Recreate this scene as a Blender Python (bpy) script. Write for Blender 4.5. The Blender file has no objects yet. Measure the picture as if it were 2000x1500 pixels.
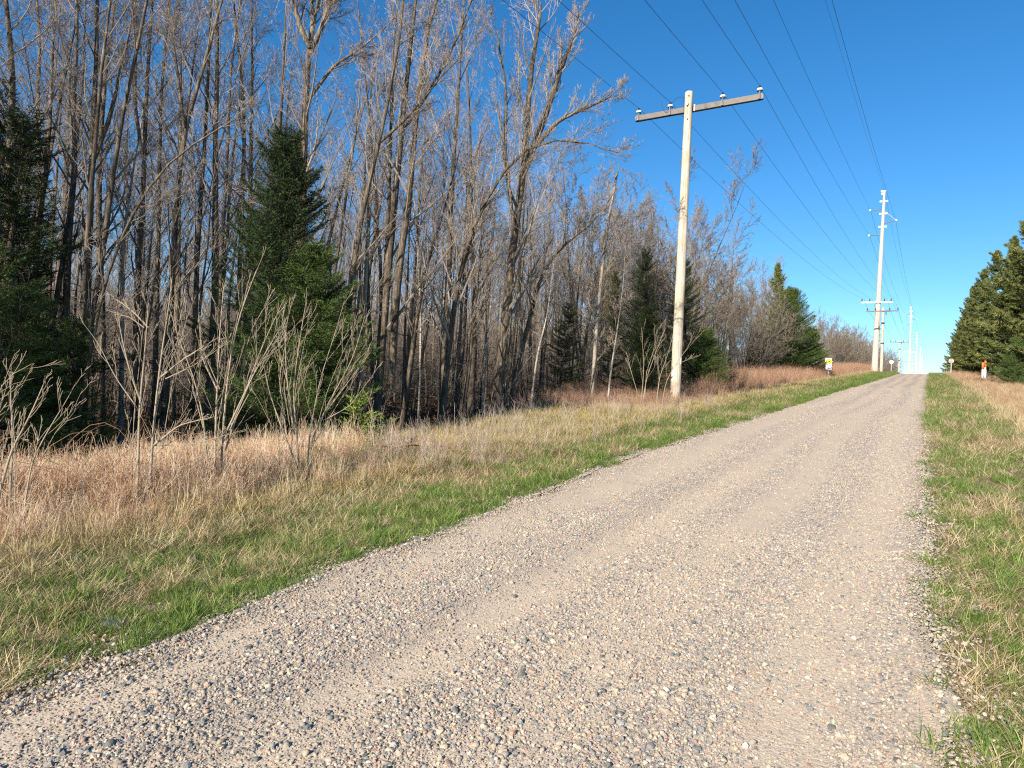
import bpy, math, random
import numpy as np
from mathutils import Matrix, Vector

# ------------------------------------------------------------------ camera, sky, sun, exposure
scene = bpy.context.scene
FPX = 1350.0                                   # focal length in pixels of a 2000 px wide frame
TH = math.atan(815 / 1350.0)                   # camera is turned this far left of the road
PITCH = math.radians(2.04)
ROLL = -math.atan(0.055)


def cam_basis():
    F = np.array([-math.sin(TH) * math.cos(PITCH), math.cos(TH) * math.cos(PITCH), math.sin(PITCH)])
    R = np.cross(F, [0, 0, 1]); R /= np.linalg.norm(R)
    U = np.cross(R, F)
    c, s = math.cos(ROLL), math.sin(ROLL)
    return c * R - s * U, c * U + s * R, F


CR, CU, CF = cam_basis()
cam_data = bpy.data.cameras.new('camera')
cam = bpy.data.objects.new('camera', cam_data)
scene.collection.objects.link(cam)
cam_data.sensor_width = 36.0
cam_data.lens = 36.0 * FPX / 2000.0
cam_data.clip_start = 0.05
cam_data.clip_end = 3000.0
m = Matrix.Identity(4)
for i in range(3):
    m[i][0], m[i][1], m[i][2] = CR[i], CU[i], -CF[i]
cam.matrix_world = m
scene.camera = cam

SUN_EL, SUN_AZ = math.radians(25.0), math.radians(3.4)
world = bpy.data.worlds.new('World'); scene.world = world; world.use_nodes = True
wn = world.node_tree.nodes; wl = world.node_tree.links
sky = wn.new('ShaderNodeTexSky'); sky.sky_type = 'NISHITA'; sky.sun_disc = False
sky.sun_elevation = SUN_EL; sky.sun_rotation = math.pi + SUN_AZ
sky.altitude = 100; sky.air_density = 1.0; sky.dust_density = 0.0; sky.ozone_density = 3.4
hs = wn.new('ShaderNodeHueSaturation'); hs.inputs['Saturation'].default_value = 1.3
wl.new(sky.outputs[0], hs.inputs['Color'])
wl.new(hs.outputs[0], wn['Background'].inputs[0]); wn['Background'].inputs[1].default_value = 0.088
sd = bpy.data.lights.new('sun', 'SUN'); sd.energy = 5.0; sd.angle = math.radians(0.53); sd.color = (1.0, 0.92, 0.80)
sun = bpy.data.objects.new('sun', sd); scene.collection.objects.link(sun)
trav = Vector((math.sin(SUN_AZ) * math.cos(SUN_EL), math.cos(SUN_AZ) * math.cos(SUN_EL), -math.sin(SUN_EL)))
sun.rotation_euler = trav.to_track_quat('-Z', 'Y').to_euler()
vs = scene.view_settings
vs.view_transform = 'Standard'; vs.look = 'None'; vs.gamma = 1.0; vs.use_curve_mapping = False; vs.exposure = 0.98
scene.cycles.use_denoising = False; scene.cycles.pixel_filter_type = 'BLACKMAN_HARRIS'; scene.cycles.filter_width = 1.2
scene.cycles.max_bounces = 5; scene.cycles.transparent_max_bounces = 4

rng = np.random.default_rng(7)
random.seed(7)
COL = scene.collection


# ------------------------------------------------------------------ small helpers
def ray(x, y):
    """direction through a pixel of the 2000x1500 frame"""
    return (x - 1000) / FPX * CR - (y - 750) / FPX * CU + CF


def at_depth(x, y, d):
    return ray(x, y) * d


def interp(x, xs, ys):
    return np.interp(x, xs, ys)


def P(y):
    y = np.asarray(y, float)
    a = -1.55 + 0.0865 * np.minimum(y, 92)
    t = np.clip(y - 92, 0, 30)
    a = a + 0.0865 * t - (0.0295 / 60) * t * t
    a = a + 0.057 * np.clip(y - 122, 0, 600) + 0.02 * np.maximum(y - 722, 0)
    return a


def wood_edge(y):
    return interp(y, [-40, 0, 7, 9, 13, 20, 27, 40, 70, 120, 240], [-10, -9.9, -9.9, -8.9, -9.2, -10.6, -12.3, -12.5, -11.6, -10.6, -8.6])


def road_left(y):
    return interp(y, [-30, 1.5, 3.4, 5.7, 7.7, 10, 32, 45, 70, 90, 300], [-3.3, -3.32, -3.55, -3.65, -3.82, -3.98, -4.0, -3.94, -3.65, -3.45, -3.4])


def road_right(y):
    return interp(y, [-30, 2.5, 3.6, 5.0, 6.5, 10, 38, 56, 90, 300], [.3, .19, .11, .05, .015, -.02, -.02, .04, .08, .1])


def smooth(t):
    t = np.clip(t, 0, 1)
    return t * t * (3 - 2 * t)


def vnoise(x, y, seed=0):
    """value noise in 0..1"""
    x = np.asarray(x, float); y = np.asarray(y, float)
    xi = np.floor(x).astype(np.int64); yi = np.floor(y).astype(np.int64)
    fx = x - xi; fy = y - yi
    fx = fx * fx * (3 - 2 * fx); fy = fy * fy * (3 - 2 * fy)

    def h(a, b):
        n = (a * 374761393 + b * 668265263 + seed * 1442695) & 0x7fffffff
        n = ((n ^ (n >> 13)) * 1274126177) & 0x7fffffff
        return ((n ^ (n >> 16)) & 0xffff) / 65535.0
    return (h(xi, yi) * (1 - fx) + h(xi + 1, yi) * fx) * (1 - fy) + (h(xi, yi + 1) * (1 - fx) + h(xi + 1, yi + 1) * fx) * fy


def gz(x, y):
    x = np.asarray(x, float); y = np.asarray(y, float)
    z = P(y)
    e = wood_edge(y)
    z = z - 0.5 * smooth((e - x) / 2.2)
    off = smooth((road_left(y) - 0.1 - x) / 1.0) + smooth((x - road_right(y) - 0.1) / 1.0)
    z = z + off * (0.09 * (vnoise(x * 0.9, y * 0.9, 3) - 0.5) + 0.05 * (vnoise(x * 2.7, y * 2.7, 4) - 0.5))
    z = z + smooth((e - x) / 3) * 0.35 * (vnoise(x * 0.3, y * 0.3, 5) - 0.5)
    z = z - 0.03 * smooth((road_left(y) - .15 - x) / .8) - 0.03 * smooth((x - road_right(y)) / .4)
    z = z - 0.07 * smooth((x - road_left(y) - 0.12) / .15) * smooth((road_right(y) - 0.12 - x) / .15)
    return z


def tag(o, label=None, cat=None, group=None, kind=None):
    if label: o['label'] = label
    if cat: o['category'] = cat
    if group: o['group'] = group
    if kind: o['kind'] = kind
    return o


def link(name, mesh, parent=None, mat=None):
    o = bpy.data.objects.new(name, mesh)
    COL.objects.link(o)
    if parent is not None: o.parent = parent
    if mat is not None and not mesh.materials: mesh.materials.append(mat)
    return o


def empty(name, loc=(0, 0, 0), rz=0.0, label=None, cat=None, group=None):
    o = bpy.data.objects.new(name, None)
    o.empty_display_size = 0.3
    COL.objects.link(o); o.location = loc; o.rotation_euler = (0, 0, rz)
    return tag(o, label, cat, group)


def copy_thing(src, loc, rz=0.0, scale=1.0, label=None, group=None, tilt=(0, 0)):
    r = src.copy(); COL.objects.link(r)
    r.location = loc; r.rotation_euler = (tilt[0], tilt[1], rz)
    r.scale = (scale,) * 3 if not hasattr(scale, '__len__') else scale
    if label: r['label'] = label
    if group: r['group'] = group
    for ch in CHILD[src.name]:
        c = ch.copy(); COL.objects.link(c); c.parent = r
        for g in CHILD.get(ch.name, []):
            d = g.copy(); COL.objects.link(d); d.parent = c
    return r


CHILD = {}


def mesh_arrays(name, V, Q=None, T=None, tone=None, smooth_=False, mat=None, mids=None):
    me = bpy.data.meshes.new(name)
    V = np.asarray(V, np.float32)
    nq = 0 if Q is None else len(Q); nt = 0 if T is None else len(T)
    me.vertices.add(len(V)); me.vertices.foreach_set('co', V.ravel())
    loops = np.concatenate([np.asarray(Q, np.int32).ravel() if nq else np.zeros(0, np.int32),
                            np.asarray(T, np.int32).ravel() if nt else np.zeros(0, np.int32)])
    me.loops.add(len(loops)); me.loops.foreach_set('vertex_index', loops)
    me.polygons.add(nq + nt)
    ls = np.concatenate([np.arange(nq) * 4, nq * 4 + np.arange(nt) * 3]).astype(np.int32)
    me.polygons.foreach_set('loop_start', ls)
    if mids is not None: me.polygons.foreach_set('material_index', np.asarray(mids, np.int32))
    me.polygons.foreach_set('use_smooth', np.full(nq + nt, smooth_, bool))
    if tone is not None:
        a = me.attributes.new('tone', 'FLOAT', 'POINT'); a.data.foreach_set('value', np.asarray(tone, np.float32))
    me.update(calc_edges=True)
    if mat is not None:
        for q in (mat if isinstance(mat, (list, tuple)) else [mat]): me.materials.append(q)
    return me


class Tubes:
    def __init__(self):
        self.g = {}

    def add(self, pts, rad, sides=4, tone=0.5):
        pts = np.asarray(pts, float)
        self.g.setdefault((len(pts), sides), []).append((pts, np.asarray(rad, float), tone))

    def arrays(self):
        Vs, Qs, Ts = [], [], []; off = 0
        for (n, s), items in self.g.items():
            Pp = np.stack([i[0] for i in items]); Rr = np.stack([i[1] for i in items]); tn = np.array([i[2] for i in items])
            mm = len(items)
            tan = np.gradient(Pp, axis=1)
            tan /= np.linalg.norm(tan, axis=2, keepdims=True) + 1e-9
            ref = np.where(np.abs(tan[:, :1, 2:3]) > 0.9, np.array([1.0, 0, 0]), np.array([0, 0, 1.0]))
            u = np.cross(tan, np.broadcast_to(ref, tan.shape)); u /= np.linalg.norm(u, axis=2, keepdims=True) + 1e-9
            v = np.cross(tan, u)
            an = np.arange(s) * 2 * np.pi / s
            ring = Pp[:, :, None, :] + Rr[:, :, None, None] * (np.cos(an)[None, None, :, None] * u[:, :, None, :] + np.sin(an)[None, None, :, None] * v[:, :, None, :])
            Vs.append(ring.reshape(-1, 3)); Ts.append(np.repeat(tn, n * s))
            b = (np.arange(mm) * n * s)[:, None, None] + (np.arange(n - 1) * s)[None, :, None]
            k = np.arange(s)[None, None, :]; k2 = (np.arange(s) + 1) % s; k2 = k2[None, None, :]
            q = np.stack([b + k, b + k2, b + s + k2, b + s + k], -1).reshape(-1, 4) + off
            Qs.append(q); off += mm * n * s
            if s >= 4:                       # close the far end
                pass
        return np.concatenate(Vs), np.concatenate(Qs), np.concatenate(Ts)

    def mesh(self, name, mat, smooth_=True):
        V, Q, T = self.arrays()
        return mesh_arrays(name, V, Q, tone=T, smooth_=smooth_, mat=mat)


class Solid:
    """collects boxes, prisms and lathes into one mesh"""
    def __init__(self):
        self.v = []; self.f = []

    def box(self, c, s, rz=0.0, bev=0.0, M=None):
        c = Vector(c); hx, hy, hz = [k / 2 for k in s]
        R = Matrix.Rotation(rz, 3, 'Z') if M is None else M
        if bev <= 0:
            pts = [(sx * hx, sy * hy, sz * hz) for sx in (-1, 1) for sy in (-1, 1) for sz in (-1, 1)]
            b = len(self.v); self.v += [tuple(c + R @ Vector(p)) for p in pts]
            for f in ((0, 1, 3, 2), (4, 6, 7, 5), (0, 4, 5, 1), (2, 3, 7, 6), (0, 2, 6, 4), (1, 5, 7, 3)):
                self.f.append([b + i for i in f])
        else:
            prof = []
            for (sx, sy) in ((1, 1), (-1, 1), (-1, -1), (1, -1)):
                for k in range(3):
                    a = {(1, 1): 0, (-1, 1): 90, (-1, -1): 180, (1, -1): 270}[(sx, sy)] + 45 * k
                    prof.append((sx * (hx - bev) + bev * math.cos(math.radians(a)), sy * (hy - bev) + bev * math.sin(math.radians(a))))
            self.prism([(x, y) for x, y in prof], -hz, hz, c, R)

    def prism(self, prof, z0, z1, c=(0, 0, 0), R=None, r1=1.0):
        c = Vector(c); R = R or Matrix.Identity(3); n = len(prof); b = len(self.v)
        self.v += [tuple(c + R @ Vector((x, y, z0))) for x, y in prof] + [tuple(c + R @ Vector((x * r1, y * r1, z1))) for x, y in prof]
        for i in range(n):
            j = (i + 1) % n; self.f.append([b + i, b + j, b + n + j, b + n + i])
        self.f.append([b + n - 1 - i for i in range(n)]); self.f.append([b + n + i for i in range(n)])

    def lathe(self, rz_list, seg=12, c=(0, 0, 0), R=None):
        c = Vector(c); R = R or Matrix.Identity(3); b = len(self.v)
        for r, z in rz_list:
            for k in range(seg):
                a = 2 * math.pi * k / seg
                self.v.append(tuple(c + R @ Vector((r * math.cos(a), r * math.sin(a), z))))
        for i in range(len(rz_list) - 1):
            for k in range(seg):
                k2 = (k + 1) % seg
                self.f.append([b + i * seg + k, b + i * seg + k2, b + (i + 1) * seg + k2, b + (i + 1) * seg + k])
        self.f.append([b + seg - 1 - k for k in range(seg)])
        e = b + (len(rz_list) - 1) * seg; self.f.append([e + k for k in range(seg)])

    def mesh(self, name, mat, smooth_=False):
        me = bpy.data.meshes.new(name); me.from_pydata(self.v, [], self.f); me.update()
        if smooth_: me.polygons.foreach_set('use_smooth', [True] * len(me.polygons))
        me.materials.append(mat); return me


# ------------------------------------------------------------------ materials
def new_mat(name, rough=0.85, spec=0.25):
    mt = bpy.data.materials.new(name); mt.use_nodes = True
    b = mt.node_tree.nodes['Principled BSDF']
    b.inputs['Roughness'].default_value = rough
    b.inputs['Specular IOR Level'].default_value = spec
    return mt, mt.node_tree.nodes, mt.node_tree.links, b


def plain(name, col, rough=0.6, metal=0.0, spec=0.4):
    mt, n, l, b = new_mat(name, rough, spec)
    b.inputs['Base Color'].default_value = (*col, 1); b.inputs['Metallic'].default_value = metal
    tc = n.new('ShaderNodeTexCoord'); no = n.new('ShaderNodeTexNoise'); no.inputs['Scale'].default_value = 9; no.inputs['Detail'].default_value = 6
    l.new(tc.outputs['Object'], no.inputs['Vector'])
    mx = ramp(n, [(0.3, tuple(c * 0.82 for c in col)), (0.7, tuple(min(1, c * 1.1) for c in col))])
    l.new(no.outputs[0], mx.inputs[0]); l.new(mx.outputs[0], b.inputs['Base Color'])
    return mt


def ramp(n, stops, interp_='LINEAR'):
    r = n.new('ShaderNodeValToRGB'); r.color_ramp.interpolation = interp_
    e = r.color_ramp.elements
    while len(e) < len(stops): e.new(0.5)
    for k, (p, c) in enumerate(stops):
        e[k].position = p; e[k].color = (*c, 1)
    return r


def noise(n, l, vec, scale, detail=5, rough=0.6):
    t = n.new('ShaderNodeTexNoise'); t.inputs['Scale'].default_value = scale; t.inputs['Detail'].default_value = detail
    t.inputs['Roughness'].default_value = rough
    if vec is not None: l.new(vec, t.inputs['Vector'])
    return t


def mapping(n, l, vec, sc):
    mp = n.new('ShaderNodeMapping'); mp.inputs['Scale'].default_value = sc; l.new(vec, mp.inputs['Vector']); return mp.outputs[0]


def mixc(n, l, fac, a, b, mode='MIX'):
    mx = n.new('ShaderNodeMix'); mx.data_type = 'RGBA'; mx.blend_type = mode
    for sock, val in ((mx.inputs[0], fac), (mx.inputs[6], a), (mx.inputs[7], b)):
        if isinstance(val, (int, float)): sock.default_value = val
        elif isinstance(val, tuple): sock.default_value = (*val, 1)
        else: l.new(val, sock)
    return mx.outputs[2]


def math_(n, l, op, a, b=None):
    mm = n.new('ShaderNodeMath'); mm.operation = op
    for s, v in ((0, a), (1, b)):
        if v is None: continue
        if isinstance(v, (int, float)): mm.inputs[s].default_value = v
        else: l.new(v, mm.inputs[s])
    return mm.outputs[0]


def bump(n, l, b, h, strength=0.5, dist=0.02):
    bp = n.new('ShaderNodeBump'); bp.inputs['Strength'].default_value = strength; bp.inputs['Distance'].default_value = dist
    l.new(h, bp.inputs['Height']); l.new(bp.outputs[0], b.inputs['Normal'])


def tone_mat(name, stops, rand=0.35, rough=0.8, spec=0.2, transl=0.0):
    """colour from the mesh's own tone attribute plus a per-instance random value"""
    mt, n, l, b = new_mat(name, rough, spec)
    at = n.new('ShaderNodeAttribute'); at.attribute_name = 'tone'
    oi = n.new('ShaderNodeObjectInfo')
    v = math_(n, l, 'ADD', math_(n, l, 'MULTIPLY', at.outputs['Fac'], 1 - rand), math_(n, l, 'MULTIPLY', oi.outputs['Random'], rand))
    r = ramp(n, stops); l.new(v, r.inputs[0])
    l.new(r.outputs[0], b.inputs['Base Color'])
    if transl > 0:
        tr = n.new('ShaderNodeBsdfTranslucent'); l.new(r.outputs[0], tr.inputs[0])
        ms = n.new('ShaderNodeMixShader'); ms.inputs[0].default_value = transl
        l.new(b.outputs[0], ms.inputs[1]); l.new(tr.outputs[0], ms.inputs[2])
        l.new(ms.outputs[0], n['Material Output'].inputs[0])
    return mt


def bark_mat(name, dark, mid, light, scale=1.0, bands=False):
    mt, n, l, b = new_mat(name, 0.9, 0.15)
    tc = n.new('ShaderNodeTexCoord').outputs['Object']
    n1 = noise(n, l, mapping(n, l, tc, (14 * scale, 14 * scale, 2.2 * scale)), 1.6, 6, 0.65)
    n2 = noise(n, l, tc, 1.3, 3)
    r = ramp(n, [(0.28, dark), (0.5, mid), (0.72, light)]); l.new(n1.outputs[0], r.inputs[0])
    r2 = ramp(n, [(0.35, (0.62, 0.6, 0.58)), (0.65, (1.1, 1.08, 1.02))]); l.new(n2.outputs[0], r2.inputs[0])
    oi = n.new('ShaderNodeObjectInfo')
    r3 = ramp(n, [(0.0, (0.75, 0.72, 0.7)), (1.0, (1.15, 1.1, 1.02))]); l.new(oi.outputs['Random'], r3.inputs[0])
    c = mixc(n, l, 1.0, mixc(n, l, 1.0, r.outputs[0], r2.outputs[0], 'MULTIPLY'), r3.outputs[0], 'MULTIPLY')
    if bands:
        wv = noise(n, l, mapping(n, l, tc, (3, 3, 28)), 1.0, 4)
        rb = ramp(n, [(0.56, (1, 1, 1)), (0.64, (0.12, 0.1, 0.09))]); l.new(wv.outputs[0], rb.inputs[0])
        c = mixc(n, l, 1.0, c, rb.outputs[0], 'MULTIPLY')
    l.new(c, b.inputs['Base Color'])
    bump(n, l, b, n1.outputs[0], 0.6, 0.02)
    return mt


M = {}
M['bark'] = bark_mat('grey_bark', (0.04, 0.033, 0.026), (0.135, 0.112, 0.088), (0.35, 0.305, 0.25))
M['birch'] = bark_mat('birch_bark', (0.30, 0.27, 0.24), (0.48, 0.45, 0.41), (0.64, 0.61, 0.57), bands=True)
M['deadwood'] = bark_mat('dead_wood', (0.16, 0.13, 0.1), (0.3, 0.27, 0.23), (0.45, 0.42, 0.37))
M['twig'] = tone_mat('twig', [(0.0, (0.078, 0.06, 0.046)), (0.5, (0.20, 0.162, 0.128)), (1.0, (0.40, 0.335, 0.275))], 0.25)
M['scrub'] = tone_mat('scrub_twig', [(0.0, (0.085, 0.062, 0.045)), (0.5, (0.175, 0.14, 0.105)), (1.0, (0.32, 0.265, 0.205))], 0.25)
M['sapling'] = tone_mat('sapling_bark', [(0.0, (0.20, 0.14, 0.07)), (0.4, (0.28, 0.22, 0.15)), (1.0, (0.42, 0.36, 0.29))], 0.1)
M['spruce_bark'] = bark_mat('spruce_bark', (0.06, 0.045, 0.035), (0.14, 0.11, 0.09), (0.28, 0.24, 0.2))
M['needle'] = tone_mat('needles', [(0.0, (0.02, 0.034, 0.010)), (0.45, (0.06, 0.098, 0.022)), (0.8, (0.12, 0.17, 0.038)), (1.0, (0.19, 0.24, 0.055))], 0.15, 0.65, 0.3, 0.12)
M['needle_dark'] = tone_mat('needles_dark', [(0.0, (0.009, 0.015, 0.006)), (0.5, (0.023, 0.040, 0.012)), (1.0, (0.07, 0.10, 0.027))], 0.1, 0.65, 0.3, 0.08)
M['needle_olive'] = tone_mat('needles_olive', [(0.0, (0.040, 0.052, 0.017)), (0.5, (0.115, 0.133, 0.038)), (1.0, (0.24, 0.24, 0.075))], 0.2, 0.7, 0.25, 0.12)
M['needle_brown'] = tone_mat('needles_brown', [(0.0, (0.05, 0.05, 0.025)), (0.5, (0.12, 0.11, 0.05)), (1.0, (0.22, 0.18, 0.08))], 0.2, 0.7, 0.25, 0.12)
M['needle_young'] = tone_mat('needles_young', [(0.0, (0.10, 0.15, 0.02)), (0.5, (0.22, 0.30, 0.05)), (1.0, (0.36, 0.42, 0.08))], 0.1, 0.6, 0.3, 0.25)
M['grass'] = tone_mat('green_blades', [(0.0, (0.05, 0.10, 0.018)), (0.4, (0.125, 0.205, 0.035)), (0.68, (0.23, 0.31, 0.065)), (0.88, (0.38, 0.37, 0.15)), (1.0, (0.52, 0.42, 0.22))], 0.4, 0.6, 0.3, 0.3)
M['straw'] = tone_mat('dry_blades', [(0.0, (0.24, 0.165, 0.08)), (0.5, (0.48, 0.37, 0.20)), (1.0, (0.70, 0.58, 0.37))], 0.35, 0.7, 0.25, 0.25)
M['golden'] = tone_mat('golden_blades', [(0.0, (0.24, 0.185, 0.065)), (0.5, (0.48, 0.375, 0.165)), (1.0, (0.70, 0.57, 0.31))], 0.4, 0.7, 0.25, 0.25)
M['weed'] = tone_mat('dry_weed_stems', [(0.0, (0.25, 0.10, 0.05)), (0.32, (0.44, 0.22, 0.115)), (0.55, (0.60, 0.42, 0.27)), (1.0, (0.75, 0.62, 0.45))], 0.3, 0.8, 0.2, 0.1)
M['redweed'] = tone_mat('reddish_stems', [(0.0, (0.17, 0.085, 0.055)), (0.5, (0.33, 0.185, 0.115)), (1.0, (0.54, 0.38, 0.25))], 0.35, 0.8, 0.2, 0.1)
M['greyweed'] = tone_mat('grey_weed_stems', [(0.0, (0.22, 0.16, 0.13)), (0.5, (0.38, 0.30, 0.25)), (1.0, (0.52, 0.45, 0.38))], 0.35, 0.8, 0.2, 0.1)
M['leaf'] = tone_mat('fallen_leaf', [(0.0, (0.05, 0.028, 0.016)), (0.5, (0.13, 0.08, 0.042)), (1.0, (0.28, 0.18, 0.10))], 0.6, 0.8, 0.2, 0.1)


def stone_mat():
    mt, n, l, b = new_mat('stones', 0.8, 0.3)
    oi = n.new('ShaderNodeObjectInfo')
    r = ramp(n, [(0.0, (0.14, 0.145, 0.142)), (0.07, (0.22, 0.215, 0.205)), (0.20, (0.32, 0.285, 0.245)), (0.42, (0.41, 0.34, 0.26)), (0.60, (0.48, 0.39, 0.29)),
                 (0.75, (0.40, 0.30, 0.235)), (0.82, (0.53, 0.45, 0.36)), (0.89, (0.36, 0.24, 0.185)), (0.93, (0.26, 0.265, 0.26)), (0.98, (0.58, 0.52, 0.44))], 'CONSTANT')
    l.new(oi.outputs['Random'], r.inputs[0])
    tc = n.new('ShaderNodeTexCoord').outputs['Object']
    no = noise(n, l, tc, 3.0, 5, 0.7)
    r2 = ramp(n, [(0.3, (0.78, 0.76, 0.74)), (0.7, (1.12, 1.1, 1.06))]); l.new(no.outputs[0], r2.inputs[0])
    l.new(mixc(n, l, 1.0, r.outputs[0], r2.outputs[0], 'MULTIPLY'), b.inputs['Base Color'])
    bump(n, l, b, no.outputs[0], 0.3, 0.05)
    return mt


M['stone'] = stone_mat()


def road_mat():
    mt, n, l, b = new_mat('gravel_road', 0.93, 0.15)
    g = n.new('ShaderNodeNewGeometry').outputs['Position']
    vo = n.new('ShaderNodeTexVoronoi'); vo.inputs['Scale'].default_value = 85; l.new(g, vo.inputs['Vector'])
    vo2 = n.new('ShaderNodeTexVoronoi'); vo2.inputs['Scale'].default_value = 40; l.new(g, vo2.inputs['Vector'])
    fine = noise(n, l, g, 120, 3, 0.7)
    pal = [(0.0, (0.17, 0.175, 0.18)), (0.2, (0.32, 0.30, 0.28)), (0.42, (0.44, 0.37, 0.29)), (0.6, (0.54, 0.45, 0.35)), (0.78, (0.46, 0.35, 0.28)), (0.9, (0.62, 0.55, 0.46))]
    sx = n.new('ShaderNodeSeparateColor'); l.new(vo.outputs['Color'], sx.inputs[0])
    r1 = ramp(n, pal, 'CONSTANT'); l.new(sx.outputs[0], r1.inputs[0])
    sx2 = n.new('ShaderNodeSeparateColor'); l.new(vo2.outputs['Color'], sx2.inputs[0])
    r1b = ramp(n, pal, 'CONSTANT'); l.new(sx2.outputs[1], r1b.inputs[0])
    dirt = ramp(n, [(0.3, (0.39, 0.305, 0.22)), (0.7, (0.585, 0.47, 0.345))]); l.new(fine.outputs[0], dirt.inputs[0])
    # wheel tracks: finer, paler soil; windrows between them hold more stones
    band = noise(n, l, mapping(n, l, g, (1.15, 0.035, 0)), 1.6, 4, 0.6)
    at = n.new('ShaderNodeAttribute'); at.attribute_name = 'loose'
    bm_ = math_(n, l, 'ADD', math_(n, l, 'MULTIPLY', math_(n, l, 'SUBTRACT', 1.0, at.outputs['Fac']), .6), math_(n, l, 'MULTIPLY', band.outputs[0], .5))
    rb = ramp(n, [(0.42, (0, 0, 0)), (0.72, (1, 1, 1))]); l.new(bm_, rb.inputs[0])
    patch = noise(n, l, g, 2.2, 4, 0.6)
    pm = math_(n, l, 'MULTIPLY', math_(n, l, 'GREATER_THAN', sx.outputs[1], 0.45), .8)
    c = mixc(n, l, pm, dirt.outputs[0], r1.outputs[0])
    pm2 = math_(n, l, 'GREATER_THAN', sx2.outputs[2], 0.75)
    c = mixc(n, l, pm2, c, r1b.outputs[0])
    tint = ramp(n, [(0.3, (0.88, 0.88, 0.9)), (0.7, (1.06, 1.02, 0.97))]); l.new(patch.outputs[0], tint.inputs[0])
    c = mixc(n, l, 1.0, c, tint.outputs[0], 'MULTIPLY')
    c = mixc(n, l, math_(n, l, 'MULTIPLY', rb.outputs[0], 0.8), c, dirt.outputs[0])
    c = mixc(n, l, math_(n, l, 'MULTIPLY', at.outputs['Fac'], .45), c, mixc(n, l, 1.0, c, (0.70, 0.72, 0.75), 'MULTIPLY'))
    l.new(c, b.inputs['Base Color'])
    h = math_(n, l, 'ADD', math_(n, l, 'MULTIPLY', math_(n, l, 'SUBTRACT', 0.6, vo.outputs['Distance']), 0.7),
              math_(n, l, 'ADD', math_(n, l, 'MULTIPLY', math_(n, l, 'SUBTRACT', 0.6, vo2.outputs['Distance']), 0.8), math_(n, l, 'MULTIPLY', fine.outputs[0], 0.35)))
    bump(n, l, b, h, 0.5, 0.006)
    return mt


def ground_mat():
    mt, n, l, b = new_mat('ground_soil', 0.95, 0.1)
    g = n.new('ShaderNodeNewGeometry').outputs['Position']
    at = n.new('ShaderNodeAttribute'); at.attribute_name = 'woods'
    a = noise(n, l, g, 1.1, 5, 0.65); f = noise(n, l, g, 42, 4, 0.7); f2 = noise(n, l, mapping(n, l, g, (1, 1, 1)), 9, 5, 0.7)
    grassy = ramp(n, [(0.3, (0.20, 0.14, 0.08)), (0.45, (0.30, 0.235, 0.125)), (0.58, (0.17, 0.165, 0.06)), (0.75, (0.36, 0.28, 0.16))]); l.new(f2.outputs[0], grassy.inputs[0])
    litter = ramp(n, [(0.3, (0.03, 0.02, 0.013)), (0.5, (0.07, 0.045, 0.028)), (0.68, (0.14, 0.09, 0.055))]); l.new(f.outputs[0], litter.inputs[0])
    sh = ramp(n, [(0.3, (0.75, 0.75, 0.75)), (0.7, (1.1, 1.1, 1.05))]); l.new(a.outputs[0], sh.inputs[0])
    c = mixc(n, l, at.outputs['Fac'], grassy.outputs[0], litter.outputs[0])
    c = mixc(n, l, 1.0, c, sh.outputs[0], 'MULTIPLY')
    l.new(c, b.inputs['Base Color'])
    bump(n, l, b, math_(n, l, 'ADD', f.outputs[0], f2.outputs[0]), 0.8, 0.05)
    return mt


def pole_mat():
    mt, n, l, b = new_mat('weathered_pole_wood', 0.85, 0.15)
    tc = n.new('ShaderNodeTexCoord').outputs['Object']
    g1 = noise(n, l, mapping(n, l, tc, (26, 26, 0.5)), 1.5, 6, 0.7)
    g2 = noise(n, l, mapping(n, l, tc, (60, 60, 0.9)), 1.5, 3, 0.6)
    g3 = noise(n, l, mapping(n, l, tc, (1, 1, 1)), 2.0, 4)
    r = ramp(n, [(0.32, (0.22, 0.17, 0.115)), (0.45, (0.46, 0.40, 0.315)), (0.62, (0.60, 0.55, 0.47))]); l.new(g1.outputs[0], r.inputs[0])
    r2 = ramp(n, [(0.30, (0.35, 0.29, 0.23)), (0.38, (1, 1, 1))]); l.new(g2.outputs[0], r2.inputs[0])
    r3 = ramp(n, [(0.3, (0.84, 0.78, 0.70)), (0.65, (1.06, 1.05, 1.04))]); l.new(g3.outputs[0], r3.inputs[0])
    kn = n.new('ShaderNodeTexVoronoi'); kn.inputs['Scale'].default_value = 2.6
    l.new(mapping(n, l, tc, (2.2, 2.2, 1)), kn.inputs['Vector'])
    rk = ramp(n, [(0.05, (0.35, 0.22, 0.14)), (0.11, (1, 1, 1))]); l.new(kn.outputs['Distance'], rk.inputs[0])
    c = mixc(n, l, 1.0, mixc(n, l, 1.0, mixc(n, l, 1.0, r.outputs[0], r2.outputs[0], 'MULTIPLY'), r3.outputs[0], 'MULTIPLY'), rk.outputs[0], 'MULTIPLY')
    l.new(c, b.inputs['Base Color'])
    bump(n, l, b, math_(n, l, 'ADD', g1.outputs[0], r2.outputs[0]), 0.5, 0.01)
    return mt


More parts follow.
